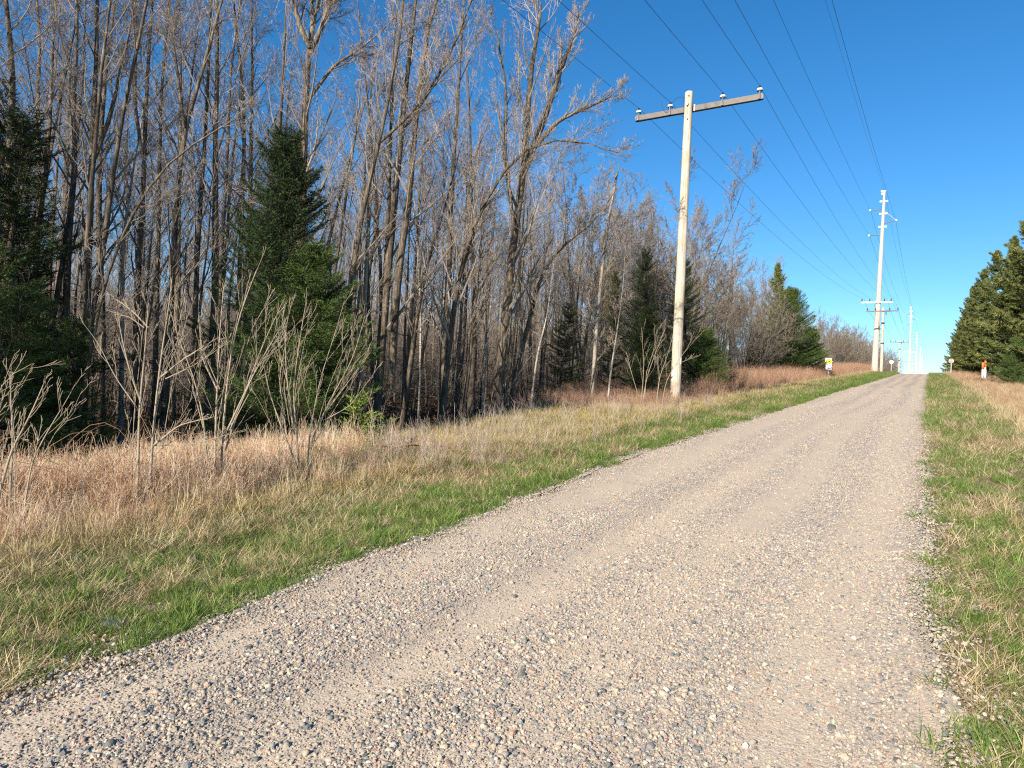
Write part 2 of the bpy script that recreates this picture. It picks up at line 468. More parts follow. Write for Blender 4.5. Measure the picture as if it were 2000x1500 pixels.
M['road'] = road_mat(); M['ground'] = ground_mat(); M['pole'] = pole_mat()
M['steel'] = plain('pale_steel', (0.56, 0.45, 0.355), 0.55, 0.0, 0.3)
M['white'] = plain('white_paint', (0.8, 0.8, 0.78), 0.5)
M['arm'] = plain('taupe_crossarm', (0.13, 0.108, 0.09), 0.6)
M['arm_edge'] = plain('crossarm_end', (0.55, 0.52, 0.48), 0.5)
M['black'] = plain('black_rubber', (0.02, 0.02, 0.024), 0.4)
M['porcelain'] = plain('white_porcelain', (0.78, 0.78, 0.76), 0.2, 0, 0.6)
M['galv'] = plain('galvanised_metal', (0.32, 0.33, 0.34), 0.45, 0.6)
M['wire'] = plain('dark_wire', (0.03, 0.032, 0.045), 0.5)
M['insul'] = plain('grey_polymer', (0.12, 0.13, 0.15), 0.5)
M['concrete'] = plain('concrete', (0.30, 0.28, 0.25), 0.9)
M['yellow'] = plain('sign_yellow', (0.85, 0.72, 0.02), 0.4)
M['red'] = plain('sign_red', (0.62, 0.06, 0.06), 0.4)
M['orange'] = plain('marker_orange', (0.80, 0.20, 0.03), 0.5)
M['ink'] = plain('black_ink', (0.03, 0.03, 0.05), 0.5)
M['cream'] = plain('cream_siding', (0.62, 0.55, 0.44), 0.8)
M['roof'] = plain('dark_roof', (0.06, 0.05, 0.05), 0.9)
M['glass'] = plain('dark_glass', (0.05, 0.07, 0.09), 0.1, 0, 0.8)
M['carpaint'] = plain('white_car_paint', (0.75, 0.77, 0.8), 0.25, 0, 0.6)
M['slate'] = plain('dark_slate', (0.06, 0.065, 0.07), 0.7)

# ------------------------------------------------------------------ the ground and the road
xs = np.unique(np.concatenate([np.linspace(-420, -60, 25), np.linspace(-60, -14, 60), np.linspace(-14, 6, 160), np.linspace(6, 20, 30), np.linspace(20, 320, 20)]))
ys = np.unique(np.concatenate([np.linspace(-120, -6, 30), np.linspace(-6, 16, 150), np.linspace(16, 60, 120), np.linspace(60, 140, 100), np.linspace(140, 1400, 80)]))
GX, GY = np.meshgrid(xs, ys)
GZ = gz(GX, GY)
nx, ny = len(xs), len(ys)
idx = np.arange(nx * ny).reshape(ny, nx)
Q = np.stack([idx[:-1, :-1], idx[:-1, 1:], idx[1:, 1:], idx[1:, :-1]], -1).reshape(-1, 4)
me = mesh_arrays('ground', np.stack([GX, GY, GZ], -1).reshape(-1, 3), Q, smooth_=True, mat=M['ground'])
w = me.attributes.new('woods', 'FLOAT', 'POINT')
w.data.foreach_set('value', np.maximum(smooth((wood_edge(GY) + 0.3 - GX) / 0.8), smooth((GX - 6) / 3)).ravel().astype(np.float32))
tag(link('ground', me), kind='structure')

ry = np.unique(np.concatenate([np.linspace(-30, 0, 20), np.linspace(0, 14, 200), np.linspace(14, 60, 160), np.linspace(60, 140, 80), np.linspace(140, 900, 60)]))
nt = 64
tt = np.linspace(0, 1, nt)
lx = road_left(ry) - 0.14 * (vnoise(ry * 2.3, ry * 0 + 3, 8) - 0.5) - 0.10 * (vnoise(ry * 6.1, ry * 0 + 1, 9) - 0.5)
rx = road_right(ry) + 0.12 * (vnoise(ry * 1.9, ry * 0 + 5, 10) - 0.5) + 0.06 * (vnoise(ry * 5.7, ry * 0 + 2, 12) - 0.5)
RX = lx[:, None] * (1 - tt) + rx[:, None] * tt
RY = np.repeat(ry[:, None], nt, 1)


def loose(x, y):
    """1 where stones have been thrown into windrows, 0 in the wheel tracks"""
    wob = 0.12 * np.sin(y * 0.23) + 0.05 * np.sin(y * 0.71 + 1)
    v = 0
    for c, w, a in ((-3.75, .22, .9), (-2.75, .26, 1.0), (-1.85, .20, .75), (-1.0, .26, .95), (-.22, .17, .6)):
        v = v + a * np.exp(-((x - c - wob) / w) ** 2)
    return np.clip(v * (.55 + .9 * vnoise(x * 1.5, y * .3, 24)), 0, 1)


def road_z(x, y):
    """gravel surface: low windrows between the wheel tracks"""
    return P(y) + 0.02 + 0.018 * (np.sin(x * 3.4 + 0.5 * np.sin(y * 0.21)) + 0.6 * np.sin(x * 7.3 + 1.0 + 0.4 * np.sin(y * 0.35))) * 0.6 + 0.014 * (vnoise(x * 2.2, y * 1.4, 21) - 0.5) + 0.006 * (vnoise(x * 7, y * 5, 22) - 0.5)


RZ = road_z(RX, RY)
edge = np.minimum(tt, 1 - tt)
RZ = RZ - (0.034 * np.exp(-edge * 70))[None, :]
ridx = np.arange(len(ry) * nt).reshape(len(ry), nt)
Q = np.stack([ridx[:-1, :-1], ridx[:-1, 1:], ridx[1:, 1:], ridx[1:, :-1]], -1).reshape(-1, 4)
me = mesh_arrays('gravel_road', np.stack([RX, RY, RZ], -1).reshape(-1, 3), Q, smooth_=True, mat=M['road'])
a_ = me.attributes.new('loose', 'FLOAT', 'POINT'); a_.data.foreach_set('value', loose(RX, RY).ravel().astype(np.float32))
tag(link('gravel_road', me), kind='structure')


# ------------------------------------------------------------------ scattering of what nobody could count
def proto_collection(name, meshes):
    c = bpy.data.collections.new(name)
    for k, me in enumerate(meshes):
        c.objects.link(bpy.data.objects.new('%s_%02d' % (name, k), me))
    return c


def scatter(name, pts, rot, scl, coll, nproto, label, cat):
    n = len(pts)
    me = mesh_arrays(name, pts)
    a = me.attributes.new('rot', 'FLOAT_VECTOR', 'POINT'); a.data.foreach_set('vector', np.asarray(rot, np.float32).ravel())
    a = me.attributes.new('scl', 'FLOAT_VECTOR', 'POINT'); a.data.foreach_set('vector', np.asarray(scl, np.float32).ravel())
    a = me.attributes.new('pick', 'INT', 'POINT'); a.data.foreach_set('value', rng.integers(0, nproto, n).astype(np.int32))
    o = link(name, me)
    ng = bpy.data.node_groups.new(name + '_nodes', 'GeometryNodeTree')
    ng.interface.new_socket('Geometry', in_out='INPUT', socket_type='NodeSocketGeometry')
    ng.interface.new_socket('Geometry', in_out='OUTPUT', socket_type='NodeSocketGeometry')
    N, L = ng.nodes, ng.links
    gi = N.new('NodeGroupInput'); go = N.new('NodeGroupOutput'); ip = N.new('GeometryNodeInstanceOnPoints')
    ci = N.new('GeometryNodeCollectionInfo'); ci.inputs['Collection'].default_value = coll
    ci.inputs['Separate Children'].default_value = True; ci.inputs['Reset Children'].default_value = True

    def na(nm, ty):
        q = N.new('GeometryNodeInputNamedAttribute'); q.data_type = ty; q.inputs['Name'].default_value = nm
        return next(s for s in q.outputs if s.enabled and s.name == 'Attribute')
    L.new(gi.outputs[0], ip.inputs['Points']); L.new(ci.outputs[0], ip.inputs['Instance']); ip.inputs['Pick Instance'].default_value = True
    L.new(na('pick', 'INT'), ip.inputs['Instance Index'])
    er = N.new('FunctionNodeEulerToRotation'); L.new(na('rot', 'FLOAT_VECTOR'), er.inputs[0]); L.new(er.outputs[0], ip.inputs['Rotation'])
    L.new(na('scl', 'FLOAT_VECTOR'), ip.inputs['Scale'])
    L.new(ip.outputs[0], go.inputs[0])
    md = o.modifiers.new('scatter', 'NODES'); md.node_group = ng
    return tag(o, label, cat, kind='stuff')


def blades(nb, h, spread, lean, width, tone_lo=0.0, tone_hi=1.0, curl=0.5, mat=None, name='blades'):
    """a tuft of flat, bent grass blades"""
    a = rng.uniform(0, 2 * np.pi, nb); r = spread * np.sqrt(rng.uniform(0, 1, nb))
    base = np.stack([r * np.cos(a), r * np.sin(a), np.full(nb, -0.01)], -1)
    d = rng.uniform(0, 2 * np.pi, nb); hh = rng.uniform(h[0], h[1], nb); ln = rng.uniform(lean[0], lean[1], nb)
    out = np.stack([np.cos(d), np.sin(d), np.zeros(nb)], -1); side = np.stack([-np.sin(d), np.cos(d), np.zeros(nb)], -1)
    side = side * np.cos(0.6) + out * np.sin(0.6) * rng.choice([-1, 1], nb)[:, None]
    V = []
    for t, wd in ((0, 1.0), (0.4, 0.9), (0.75, 0.6)):
        c = base + out * (hh * np.sin(ln) * t)[:, None] + out * (hh * curl * t * t)[:, None] * np.sin(ln)[:, None]
        c[:, 2] += hh * np.cos(ln) * (t - 0.25 * curl * t * t)
        V += [c - side * (width * wd / 2), c + side * (width * wd / 2)]
    t = 1.0
    c = base + out * (hh * np.sin(ln) * (1 + curl))[:, None]; c[:, 2] += hh * np.cos(ln) * (1 - 0.3 * curl)
    V.append(c)
    V = np.stack(V, 1)                                # nb,7,3
    k = (np.arange(nb) * 7)[:, None]
    Q = np.concatenate([k + np.array([0, 1, 3, 2]), k + np.array([2, 3, 5, 4])]); T = k + np.array([4, 5, 6])
    tn = np.repeat(rng.uniform(tone_lo, tone_hi, nb), 7)
    return mesh_arrays(name, V.reshape(-1, 3), Q, T, tone=tn, mat=mat)


def weed_clump(nb, h, spread, mat, lean=0.25, twigs=3, rad=0.0022, name='weed'):
    t = Tubes()
    for _ in range(nb):
        a = rng.uniform(0, 6.28); r = spread * math.sqrt(rng.uniform())
        p = np.array([r * math.cos(a), r * math.sin(a), -0.02]); H = rng.uniform(*h)
        az = rng.uniform(0, 6.28); l = abs(rng.normal(0, lean)); d = np.array([math.sin(l) * math.cos(az), math.sin(l) * math.sin(az), math.cos(l)])
        c = rng.normal(0, 0.10, 3) * H
        ts = np.linspace(0, 1, 4)[:, None]
        pts = p + d * H * ts + c * ts * ts
        tn = rng.uniform()
        t.add(pts, np.linspace(rad, rad * 0.5, 4), 3, tn)
        for k in range(twigs):
            s = rng.uniform(0.35, 0.95); q = p + d * H * s + c * s * s
            dd = d + rng.normal(0, 0.65, 3); dd /= np.linalg.norm(dd)
            L = H * rng.uniform(0.12, 0.3)
            t.add(np.stack([q, q + dd * L * 0.6, q + dd * L + np.array([0, 0, 0.03])]), [rad * 0.6, rad * 0.5, rad * 0.3], 3, min(1, tn + 0.1))
    return t.mesh(name, mat, False)


def rocks(n, name='stone'):
    out = []
    import bmesh
    for k in range(n):
        bm = bmesh.new(); bmesh.ops.create_icosphere(bm, subdivisions=1 if k % 3 else 2, radius=1.0)
        s = (rng.uniform(0.75, 1.25), rng.uniform(0.65, 1.0), rng.uniform(0.55, 0.9))
        o3 = rng.uniform(0, 20, 3)
        for v in bm.verts:
            q = v.co * 1.3 + Vector(o3); f = 1 + 0.16 * math.sin(q.x * 2.3 + q.z) + 0.14 * math.sin(q.y * 2.9) + rng.normal(0, 0.13)
            v.co = Vector((v.co.x * s[0] * f, v.co.y * s[1] * f, v.co.z * s[2] * f))
        me = bpy.data.meshes.new(name); bm.to_mesh(me); bm.free()
        me.polygons.foreach_set('use_smooth', [k % 4 == 0] * len(me.polygons)); me.materials.append(M['stone'])
        out.append(me)
    return out


def rand_rects(n, x0, x1, y0, y1):
    return rng.uniform(x0, x1, n), rng.uniform(y0, y1, n)


def in_view(x, y, marg=0.06):
    """keep only what lies within the photograph's horizontal field plus a margin"""
    az = np.arctan2(x, y)                     # 0 along the road, negative to the left
    return (az > -1.26 - marg) & (az < 0.14 + marg) & (y > 0.5)


RK = proto_collection('stone_kind', rocks(14))
px, py, sz = [], [], []
# loose stones on the road, thinning out with distance
for (y0, y1, dens, s0, s1) in ((0.9, 3.4, 9500, .0022, .006), (0.9, 3.4, 3600, .005, .011), (0.9, 3.4, 420, .009, .019), (3.4, 6.5, 4600, .0035, .007), (3.4, 6.5, 1700, .006, .012), (3.4, 6.5, 150, .009, .018), (6.5, 12, 2200, .0045, .010), (12, 22, 700, .006, .012), (22, 45, 130, .008, .015)):
    n = int((y1 - y0) * 4.4 * dens)
    x, y = rand_rects(n, -4.2, .3, y0, y1)
    bd = vnoise(x * 2.2 + 0.3 * np.sin(y * .6), y * 0.25, 31) * 0.55 + vnoise(x * 6, y * 5, 32) * 0.45
    windrow = np.exp(-((x + 2.55 + 0.1 * np.sin(y)) / 0.16) ** 2) + np.exp(-((x + 1.35 + 0.08 * np.sin(y * .8)) / 0.2) ** 2) * .6
    keep = (x > road_left(y) - 0.12) & (x < road_right(y) + 0.08) & (rng.uniform(0, 1, n) < (0.34 if s0 < .004 else 0.16) + 1.7 * np.clip(bd - 0.38, 0, 1) + 0.85 * loose(x, y) - .12 * (s0 > .004)) & in_view(x, y)
    x, y = x[keep], y[keep]
    px.append(x); py.append(y); sz.append(s0 + (s1 - s0) * rng.uniform(0, 1, len(x)) ** 1.8)
# spilled along both edges of the road into the grass
for side in (0, 1):
    n = 9000
    y = 1.0 + 20 * rng.uniform(0, 1, n) ** 2.2
    e = road_left(y) if side == 0 else road_right(y)
    sp = np.abs(rng.normal(0, 0.34, n)) * (0.2 + 1.6 * vnoise(y * 1.3, y * 0, 40 + side)) - .06
    x = e - sp if side == 0 else e + sp * 0.6
    k = in_view(x, y)
    px.append(x[k]); py.append(y[k]); sz.append(0.003 + 0.011 * rng.uniform(0, 1, k.sum()) ** 2)
px, py, sz = map(np.concatenate, (px, py, sz))
on_road = (px > road_left(py)) & (px < road_right(py))
pz = np.where(on_road, road_z(px, py), gz(px, py) + 0.01) + sz * 0.2
n = len(px)
scatter('gravel', np.stack([px, py, pz], -1), np.stack([rng.normal(0, .25, n), rng.normal(0, .25, n), rng.uniform(0, 6.28, n)], -1),
        np.repeat(sz[:, None], 3, 1), RK, 14, 'loose mixed pink, tan and blue-grey stones covering the gravel road', 'gravel')
print('stones', n)


def place_strip(n, xl, xr, y0, y1, power=2.0):
    """random points between two lines running along the road, denser near the camera"""
    y = y0 + (y1 - y0) * rng.uniform(0, 1, n) ** power
    a, b = xl(y), xr(y)
    x = a + (b - a) * rng.uniform(0, 1, n)
    k = in_view(x, y)
    return x[k], y[k]


def put(name, x, y, s, coll, npr, label, cat, tilt=0.12, zs=None, dz=0.0):
    n = len(x)
    sc = np.repeat(s[:, None], 3, 1)
    if zs is not None: sc[:, 2] *= zs
    return scatter(name, np.stack([x, y, gz(x, y) + dz], -1), np.stack([rng.normal(0, tilt, n), rng.normal(0, tilt, n), rng.uniform(0, 6.28, n)], -1), sc, coll, npr, label, cat)


G_green = proto_collection('green_tuft', [blades(46, (.03, .095), .075, (.05, .9), .0032, mat=M['grass']) for _ in range(6)] + [blades(36, (.06, .17), .05, (.1, .9), .0042, mat=M['grass']) for _ in range(2)])
G_dry = proto_collection('dry_tuft', [blades(30, (.04, .14), .09, (.7, 1.5), .0038, mat=M['straw'], curl=.3) for _ in range(5)] + [blades(26, (.06, .16), .05, (.2, 1.1), .0035, mat=M['straw']) for _ in range(2)])
G_gold = proto_collection('golden_tuft', [blades(40, (.07, .20), .11, (.2, 1.2), .0045, mat=M['golden']) for _ in range(6)])
G_weed = proto_collection('weed_clump', [weed_clump(13, (.28, .72), .16, M['weed'], .3, 4, .0028) for _ in range(7)])
G_tan = proto_collection('straw_clump', [blades(36, (.25, .62), .12, (.03, .55), .006, mat=M['straw'], curl=.4) for _ in range(4)])
G_red = proto_collection('red_clump', [weed_clump(18, (.5, 1.15), .28, M['redweed'], .2, 4, .004) for _ in range(6)])
G_grey = proto_collection('grey_clump', [weed_clump(7, (.35, .75), .14, M['greyweed'], .15, 4, .0022) for _ in range(5)])
lv = []
for k in range(5):
    a = rng.uniform(0, 6.28, 9); c = np.stack([rng.uniform(-.2, .2, 9), rng.uniform(-.2, .2, 9), rng.uniform(.005, .04, 9)], -1)
    V = []
    for j in range(9):
        u = np.array([math.cos(a[j]), math.sin(a[j]), rng.normal(0, .35)]); v = np.array([-math.sin(a[j]), math.cos(a[j]), rng.normal(0, .35)])
        V += [c[j] - u * .045, c[j] + v * .028, c[j] + u * .045, c[j] - v * .028]
    lv.append(mesh_arrays('leaf', np.array(V), np.arange(36).reshape(9, 4), tone=np.repeat(rng.uniform(0, 1, 9), 4), mat=M['leaf']))
G_leaf = proto_collection('leaf_scatter', lv)


def far_scale(y, k=0.045, mx=3.2):
    return np.minimum(1 + k * np.maximum(y - 4, 0), mx)


# --- left verge: green near the road, straw further out
edgeL = lambda y: road_left(y) + 0.16 - 0.25 * (vnoise(y * 1.7, y * 0, 51)) * (y < 25)
x, y = place_strip(30000, edgeL, lambda y: -6.4 + 0 * y, 0.9, 100, 2.3)
dist = (road_left(y) - x)
pn = .55 * vnoise(x * 1.4, y * 1.1, 52) + .45 * vnoise(x * 4.3, y * 3.6, 56)
pr = np.clip(2.6 * (pn - 0.31), 0, 1) * np.exp(-np.maximum(dist - 1.25, 0) * 0.8) * interp(y, [0, 4, 7, 15, 40], [2.4, 1.9, 1.3, 1.1, 1.4]) + 0.08 * (y < 6)
pr = pr * smooth((dist + 0.22 * vnoise(x * 3, y * 2.2, 55)) / 0.34 + 0.1)
k = rng.uniform(0, 1, len(x)) < pr * 1.25
kk = rng.uniform(0, 1, len(x)) < .012
xx_, yy_ = x[kk & (y < 14) & (pn > .45)], y[kk & (y < 14) & (pn > .45)]
put('verge_tussocks', xx_, yy_, rng.uniform(1.2, 2.0, len(xx_)), G_green, 8, 'taller dark green tussocks scattered along the left road edge', 'grass')
put('verge_grass', x[k], y[k], far_scale(y[k]) * rng.uniform(.6, 1.15, k.sum()), G_green, 8, 'short green spring grass along the left edge of the gravel road', 'grass')
x, y = place_strip(26000, lambda y: road_left(y) - 0.10, lambda y: -6.7 + 0 * y, 0.9, 100, 2.3)
k = rng.uniform(0, 1, len(x)) < (0.42 + 1.2 * (vnoise(x * 2.4, y * 1.9, 53) - 0.35)) * smooth((road_left(y) - x) / 0.7 + 0.05) * interp(y, [0, 25, 60], [1, .8, .3])
put('dry_grass', x[k], y[k], far_scale(y[k]) * rng.uniform(.7, 1.3, k.sum()), G_dry, 7, 'flattened straw coloured grass among the green on the left verge', 'grass', dz=.004)
x, y = place_strip(9000, lambda y: -5.0 + 0 * y, lambda y: -9.8 + 0 * y, 0.3, 12, 1.2)
put('straw_mat', x, y, rng.uniform(1.0, 1.9, len(x)), G_dry, 7, 'pale fallen straw lying under the rusty weeds', 'grass', dz=.004)
# --- golden field between verge and wood
x, y = place_strip(26000, lambda y: -5.6 + 0 * y, wood_edge, 0.5, 100, 1.9)
put('field_grass', x, y, far_scale(y, .03, 2.2) * rng.uniform(.7, 1.3, len(x)), G_gold, 6, 'golden dry grass on the strip between verge and wood', 'grass')
x, y = place_strip(9000, lambda y: -5.2 + 0 * y, lambda y: wood_edge(y) + .5, 5.0, 34, 1.5)
k = vnoise(x * .5, y * .4, 60) > .42
put('field_green_grass', x[k], y[k], far_scale(y[k]) * rng.uniform(.6, 1.1, k.sum()), G_green, 8, 'green blades coming through the golden strip', 'grass')
# --- rusty weed thicket in the left foreground, running on thinner
x, y = place_strip(13000, lambda y: -5.35 - .9 * vnoise(y * 1.6, y * 0, 61), lambda y: -9.6 + 0 * y, 0.2, 9.5, 1.0)
k = rng.uniform(0, 1, len(x)) < interp(y, [0, 3.2, 5.0, 6.4, 9.5], [.52, .46, .24, .09, .012]) * smooth((-5.5 - x) / .9 + .1) * (.35 + 1.3 * smooth((vnoise(x * 1.8, y * 1.8, 64) - .25) / .5))
x, y = x[k], y[k]
put('dry_weeds', x, y, rng.uniform(.45, 1.1, len(x)) * interp(x, [-9.6, -8.2, -6.8, -6.1, -5.6], [.5, .8, .85, .5, .32]), G_weed, 7, 'dense rusty tan dead weed stems under the pale saplings', 'weeds')
x, y = place_strip(900, lambda y: -5.7 + 0 * y, lambda y: -9.7 + 0 * y, 0.2, 8.0, 1.0)
put('straw_clumps', x, y, rng.uniform(.35, .85, len(x)), G_tan, 4, 'upright blond grass mixed into the rusty weeds', 'grass')
x, y = place_strip(260, lambda y: -5.0 - .25 * vnoise(y, y * 0, 63), lambda y: wood_edge(y) + .3, 7.0, 24, 1.3)
put('grey_weeds', x, y, rng.uniform(.45, 1.0, len(x)), G_grey, 5, 'thin grey purple weed stalks standing in the golden grass', 'weeds')
# --- reddish brush further up, both sides
x, y = place_strip(6500, lambda y: -6.7 + 0 * y, lambda y: wood_edge(y) - .4, 19, 125, 1.6)
put('red_brush', x, y, rng.uniform(.45, 1.15, len(x)) * interp(y, [19, 32, 125], [.45, .95, 1.25]) * smooth((-6.2 - x) / 2.0 + .3), G_red, 6, 'reddish brown brush along the left side of the road further up', 'brush')
x, y = place_strip(2600, lambda y: -6.3 + 0 * y, lambda y: -8.2 + 0 * y, 18, 110, 1.6)
put('tan_fringe', x, y, rng.uniform(.5, 1.0, len(x)) * interp(y, [18, 110], [.8, 1.5]), G_tan, 4, 'tan grass fringe in front of the reddish brush', 'grass')
# --- right verge
x, y = place_strip(17000, lambda y: road_right(y) - .12, lambda y: interp(y, [0, 15, 40, 100], [2.0, 2.2, 2.0, 1.9]), 1.8, 104, 2.2)
d = x - road_right(y)
pn = .5 * vnoise(x * 1.7, y * 1.0, 71) + .5 * vnoise(x * 4.7, y * 3.2, 76)
pr = np.clip(2.8 * (pn - .33), 0, 1) * interp(d, [-.12, 0, .2, .9, 1.6, 2.2], [.03, .3, 1.0, .8, .4, .1]) * interp(y, [0, 12, 40], [1.1, 1.1, 1.4])
k = rng.uniform(0, 1, len(x)) < pr
put('right_verge_grass', x[k], y[k], far_scale(y[k]) * rng.uniform(.55, 1.1, k.sum()), G_green, 8, 'short green grass along the right edge of the gravel road', 'grass')
x, y = place_strip(15000, lambda y: road_right(y) + .05, lambda y: 3.0 + 0 * y, 1.8, 104, 2.2)
k = rng.uniform(0, 1, len(x)) < (.45 + 1.2 * (vnoise(x * 2.7, y * 1.9, 72) - .35)) * interp(y, [0, 30, 60], [1, .8, .4])
put('right_dry_grass', x[k], y[k], far_scale(y[k]) * rng.uniform(.7, 1.3, k.sum()), G_dry, 7, 'matted straw on the right verge', 'grass', dz=.004)
x, y = place_strip(3600, lambda y: interp(y, [0, 16, 40, 110], [1.9, 1.7, 1.9, 1.5]), lambda y: 6.0 + 0 * y, 12, 108, 1.4)
k = (x < 3.4) | (np.hypot(x - 4.65, (y - 78) * .35) > 2.4)
x, y = x[k], y[k]
put('right_tan_brush', x, y, rng.uniform(.5, 1.0, len(x)) * interp(y, [12, 85, 108], [.8, .9, 1.3]), G_tan, 4, 'tall tan grass below the spruces right of the road', 'grass')
x, y = place_strip(2200, lambda y: interp(y, [0, 30, 110], [2.6, 2.2, 1.8]), lambda y: 6.0 + 0 * y, 22, 108, 1.4)
k = (x < 3.4) | (np.hypot(x - 4.65, (y - 78) * .35) > 2.4)
x, y = x[k], y[k]
put('right_red_brush', x, y, rng.uniform(.35, .75, len(x)) * interp(y, [22, 85, 108], [.5, .65, 1.0]), G_red, 6, 'rusty brush below the spruces right of the road', 'brush')
# --- leaf litter on the forest floor
x, y = place_strip(16000, lambda y: wood_edge(y) + .2, lambda y: -34 + 0 * y, 0, 62, 1.3)
put('fallen_leaves', x, y, rng.uniform(.8, 1.8, len(x)), G_leaf, 5, 'brown leaf litter on the forest floor', 'leaves', dz=.01)


# ------------------------------------------------------------------ bare trees
UP = np.array([0, 0, 1.0])


def unit(v):
    return v / (np.linalg.norm(v) + 1e-9)


def perp(d):
    a = rng.normal(0, 1, 3); a -= d * a.dot(d); return unit(a)


def grow(T, p, d, L, r, lv, cfg, tone=.5):
    nseg = cfg['seg'][lv]; pts = [p]; step = L / nseg; dd = d.copy()
    jit = cfg['jit'][lv]; up = cfg['up'][lv]
    for _ in range(nseg):
        dd = unit(dd + rng.normal(0, jit, 3) + UP * up); pts.append(pts[-1] + dd * step)
    pts = np.array(pts)
    rr = np.maximum(r * (1 - np.linspace(0, 1, nseg + 1) * 0.8), cfg['rmin'])
    T.add(pts, rr, cfg['sides'][lv], float(np.clip(tone + rng.normal(0, .12), 0, 1)))
    if lv >= cfg['max']: return
    spawn(T, pts, rr, lv, cfg, L, tone)


def spawn(T, pts, rr, lv, cfg, L, tone, t0=None, count=None):
    n = count or cfg['kids'][lv]; n = max(1, int(n * rng.uniform(.75, 1.25)))
    t0 = cfg['t0'][lv] if t0 is None else t0
    seg = np.linspace(0, 1, len(pts))
    for k in range(n):
        t = t0 + (1 - t0) * (k + rng.uniform(0, 1)) / n
        q = np.array([np.interp(t, seg, pts[:, i]) for i in range(3)]); rt = np.interp(t, seg, rr)
        i = min(int(t * (len(pts) - 1)), len(pts) - 2); tan = unit(pts[i + 1] - pts[i])
        ang = cfg['ang'][lv] * rng.uniform(.7, 1.3)
        dd = unit(tan * math.cos(ang) + perp(tan) * math.sin(ang))
        l = L * cfg['len'][lv] * (1 - .6 * (t - t0) / (1 - t0 + 1e-6)) * rng.uniform(.6, 1.25)
        grow(T, q, dd, l, max(rt * (.42 if lv < 2 else .55), cfg['rmin']), lv + 1, cfg, min(1, tone + .06))


CFG = dict(seg=[9, 6, 4, 3, 1], jit=[.06, .08, .11, .15, .2], up=[.02, .085, .07, .05, .03], sides=[7, 5, 3, 3, 3], kids=[22, 9, 6.5, 4, 0], t0=[.30, .2, .15, .1, 0],
           ang=[.58, .58, .6, .62, .7], len=[.25, .5, .5, .5, .55], rmin=.0026, max=4)
CFG_FINE = dict(CFG, max=4)
CFG_SCRUB = dict(CFG, kids=[20, 10, 7, 5, 0], t0=[.06, .15, .1, .1, 0], len=[.42, .5, .5, .5, .55], ang=[.75, .55, .55, .6, .6], up=[.02, .09, .05, .03, 0], rmin=.006)
CFG_THIN = dict(CFG, kids=[16, 7, 6, 4, 0], len=[.22, .5, .5, .5, .5], t0=[.45, .2, .15, .1, 0])


def trunk_line(H, lean=.03, jit=.025, n=11, fork=None):
    p = np.array([0, 0, -.15]); d = unit(np.array([rng.normal(0, lean), rng.normal(0, lean), 1])); pts = [p]
    for _ in range(n - 1):
        d = unit(d + rng.normal(0, jit, 3) + UP * .02); pts.append(pts[-1] + d * H / (n - 1))
    return np.array(pts)


def bare_proto(name, H, r, cfg, nstem=1, bark='bark', twig='twig', label='', cat='tree', spread=.12, stub=True):
    """returns the root of a tree with its trunk and crown"""
    tk, cr = Tubes(), Tubes()
    for s in range(nstem):
        pts = trunk_line(H * rng.uniform(.8, 1.0), .03 if nstem == 1 else spread, .03)
        if nstem > 1:
            pts[:, :2] += rng.normal(0, .14, 2)
        rr = np.linspace(r, r * .16, len(pts)) * (1 if nstem == 1 else .75); rr[0] *= 1.35
        tk.add(pts, rr, 9, .5)
        spawn(cr, pts, rr, 0, cfg, H, .5, count=cfg['kids'][0] if nstem == 1 else int(cfg['kids'][0] * .6))
        if stub:
            for _ in range(7):              # dead stubs low on the trunk
                t = rng.uniform(.08, .4); i = int(t * 10); q = pts[i]
                dd = unit(perp(UP) + UP * rng.uniform(-.1, .5)); l = rng.uniform(.3, 1.1)
                cr.add(np.stack([q, q + dd * l * .5 + rng.normal(0, .04, 3), q + dd * l]), [.014, .009, .004], 3, .2)
    root = empty(name, label=label, cat=cat)
    a = link('trunk', tk.mesh('trunk', M[bark]), root); b = link('crown', cr.mesh('crown', M[twig], False), root)
    CHILD[root.name] = [a, b]
    return root


HIDE = (0, -400, -60)
protos = []
for k in range(8):
    H = [13, 15, 12, 14, 16, 11, 13.5, 15.5][k]
    protos.append(bare_proto('bare_tree', H, [.095, .115, .07, .10, .12, .065, .085, .105][k], CFG if k % 2 == 0 else CFG_THIN, 1 if k not in (3, 6) else 2,
                             label='slender grey leafless tree among many alike in the wood left of the road', spread=.05))
poles_thin = [bare_proto('young_tree', [8.5, 9.5, 7.5][k], [.045, .055, .04][k], dict(CFG_THIN, kids=[12, 5, 4, 3, 0]), label='thin leafless young tree among the bigger trunks of the wood', spread=.05) for k in range(3)]
birch = bare_proto('birch_tree', 9.5, .06, dict(CFG_THIN, kids=[10, 5, 4, 3, 0]), bark='birch', label='slim white barked birch among the dark trunks', stub=False)
scrub = [bare_proto('scrub_tree', [10.5, 12, 9][k], .08, CFG_SCRUB, 3, twig='scrub', label='bushy leafless tan scrub tree at the edge of the wood beyond the pole', spread=.16, stub=False) for k in range(3)]

first_used = set()


def plant(src, x, y, s=1.0, rz=None, label=None, group=None, dz=0.0, tilt=.03):
    rz = rng.uniform(0, 6.28) if rz is None else rz
    loc = (float(x), float(y), float(gz(x, y)) + dz)
    tl = (float(rng.normal(0, tilt)), float(rng.normal(0, tilt)))
    if src.name not in first_used:
        first_used.add(src.name)
        src.location = loc; src.rotation_euler = (tl[0], tl[1], rz); src.scale = (s,) * 3 if not hasattr(s, '__len__') else s
        if label: src['label'] = label
        if group: src['group'] = group
        return src
    return copy_thing(src, loc, rz, s, label, group, tl)


# the wood: individual trees, the nearest densest
pos = []


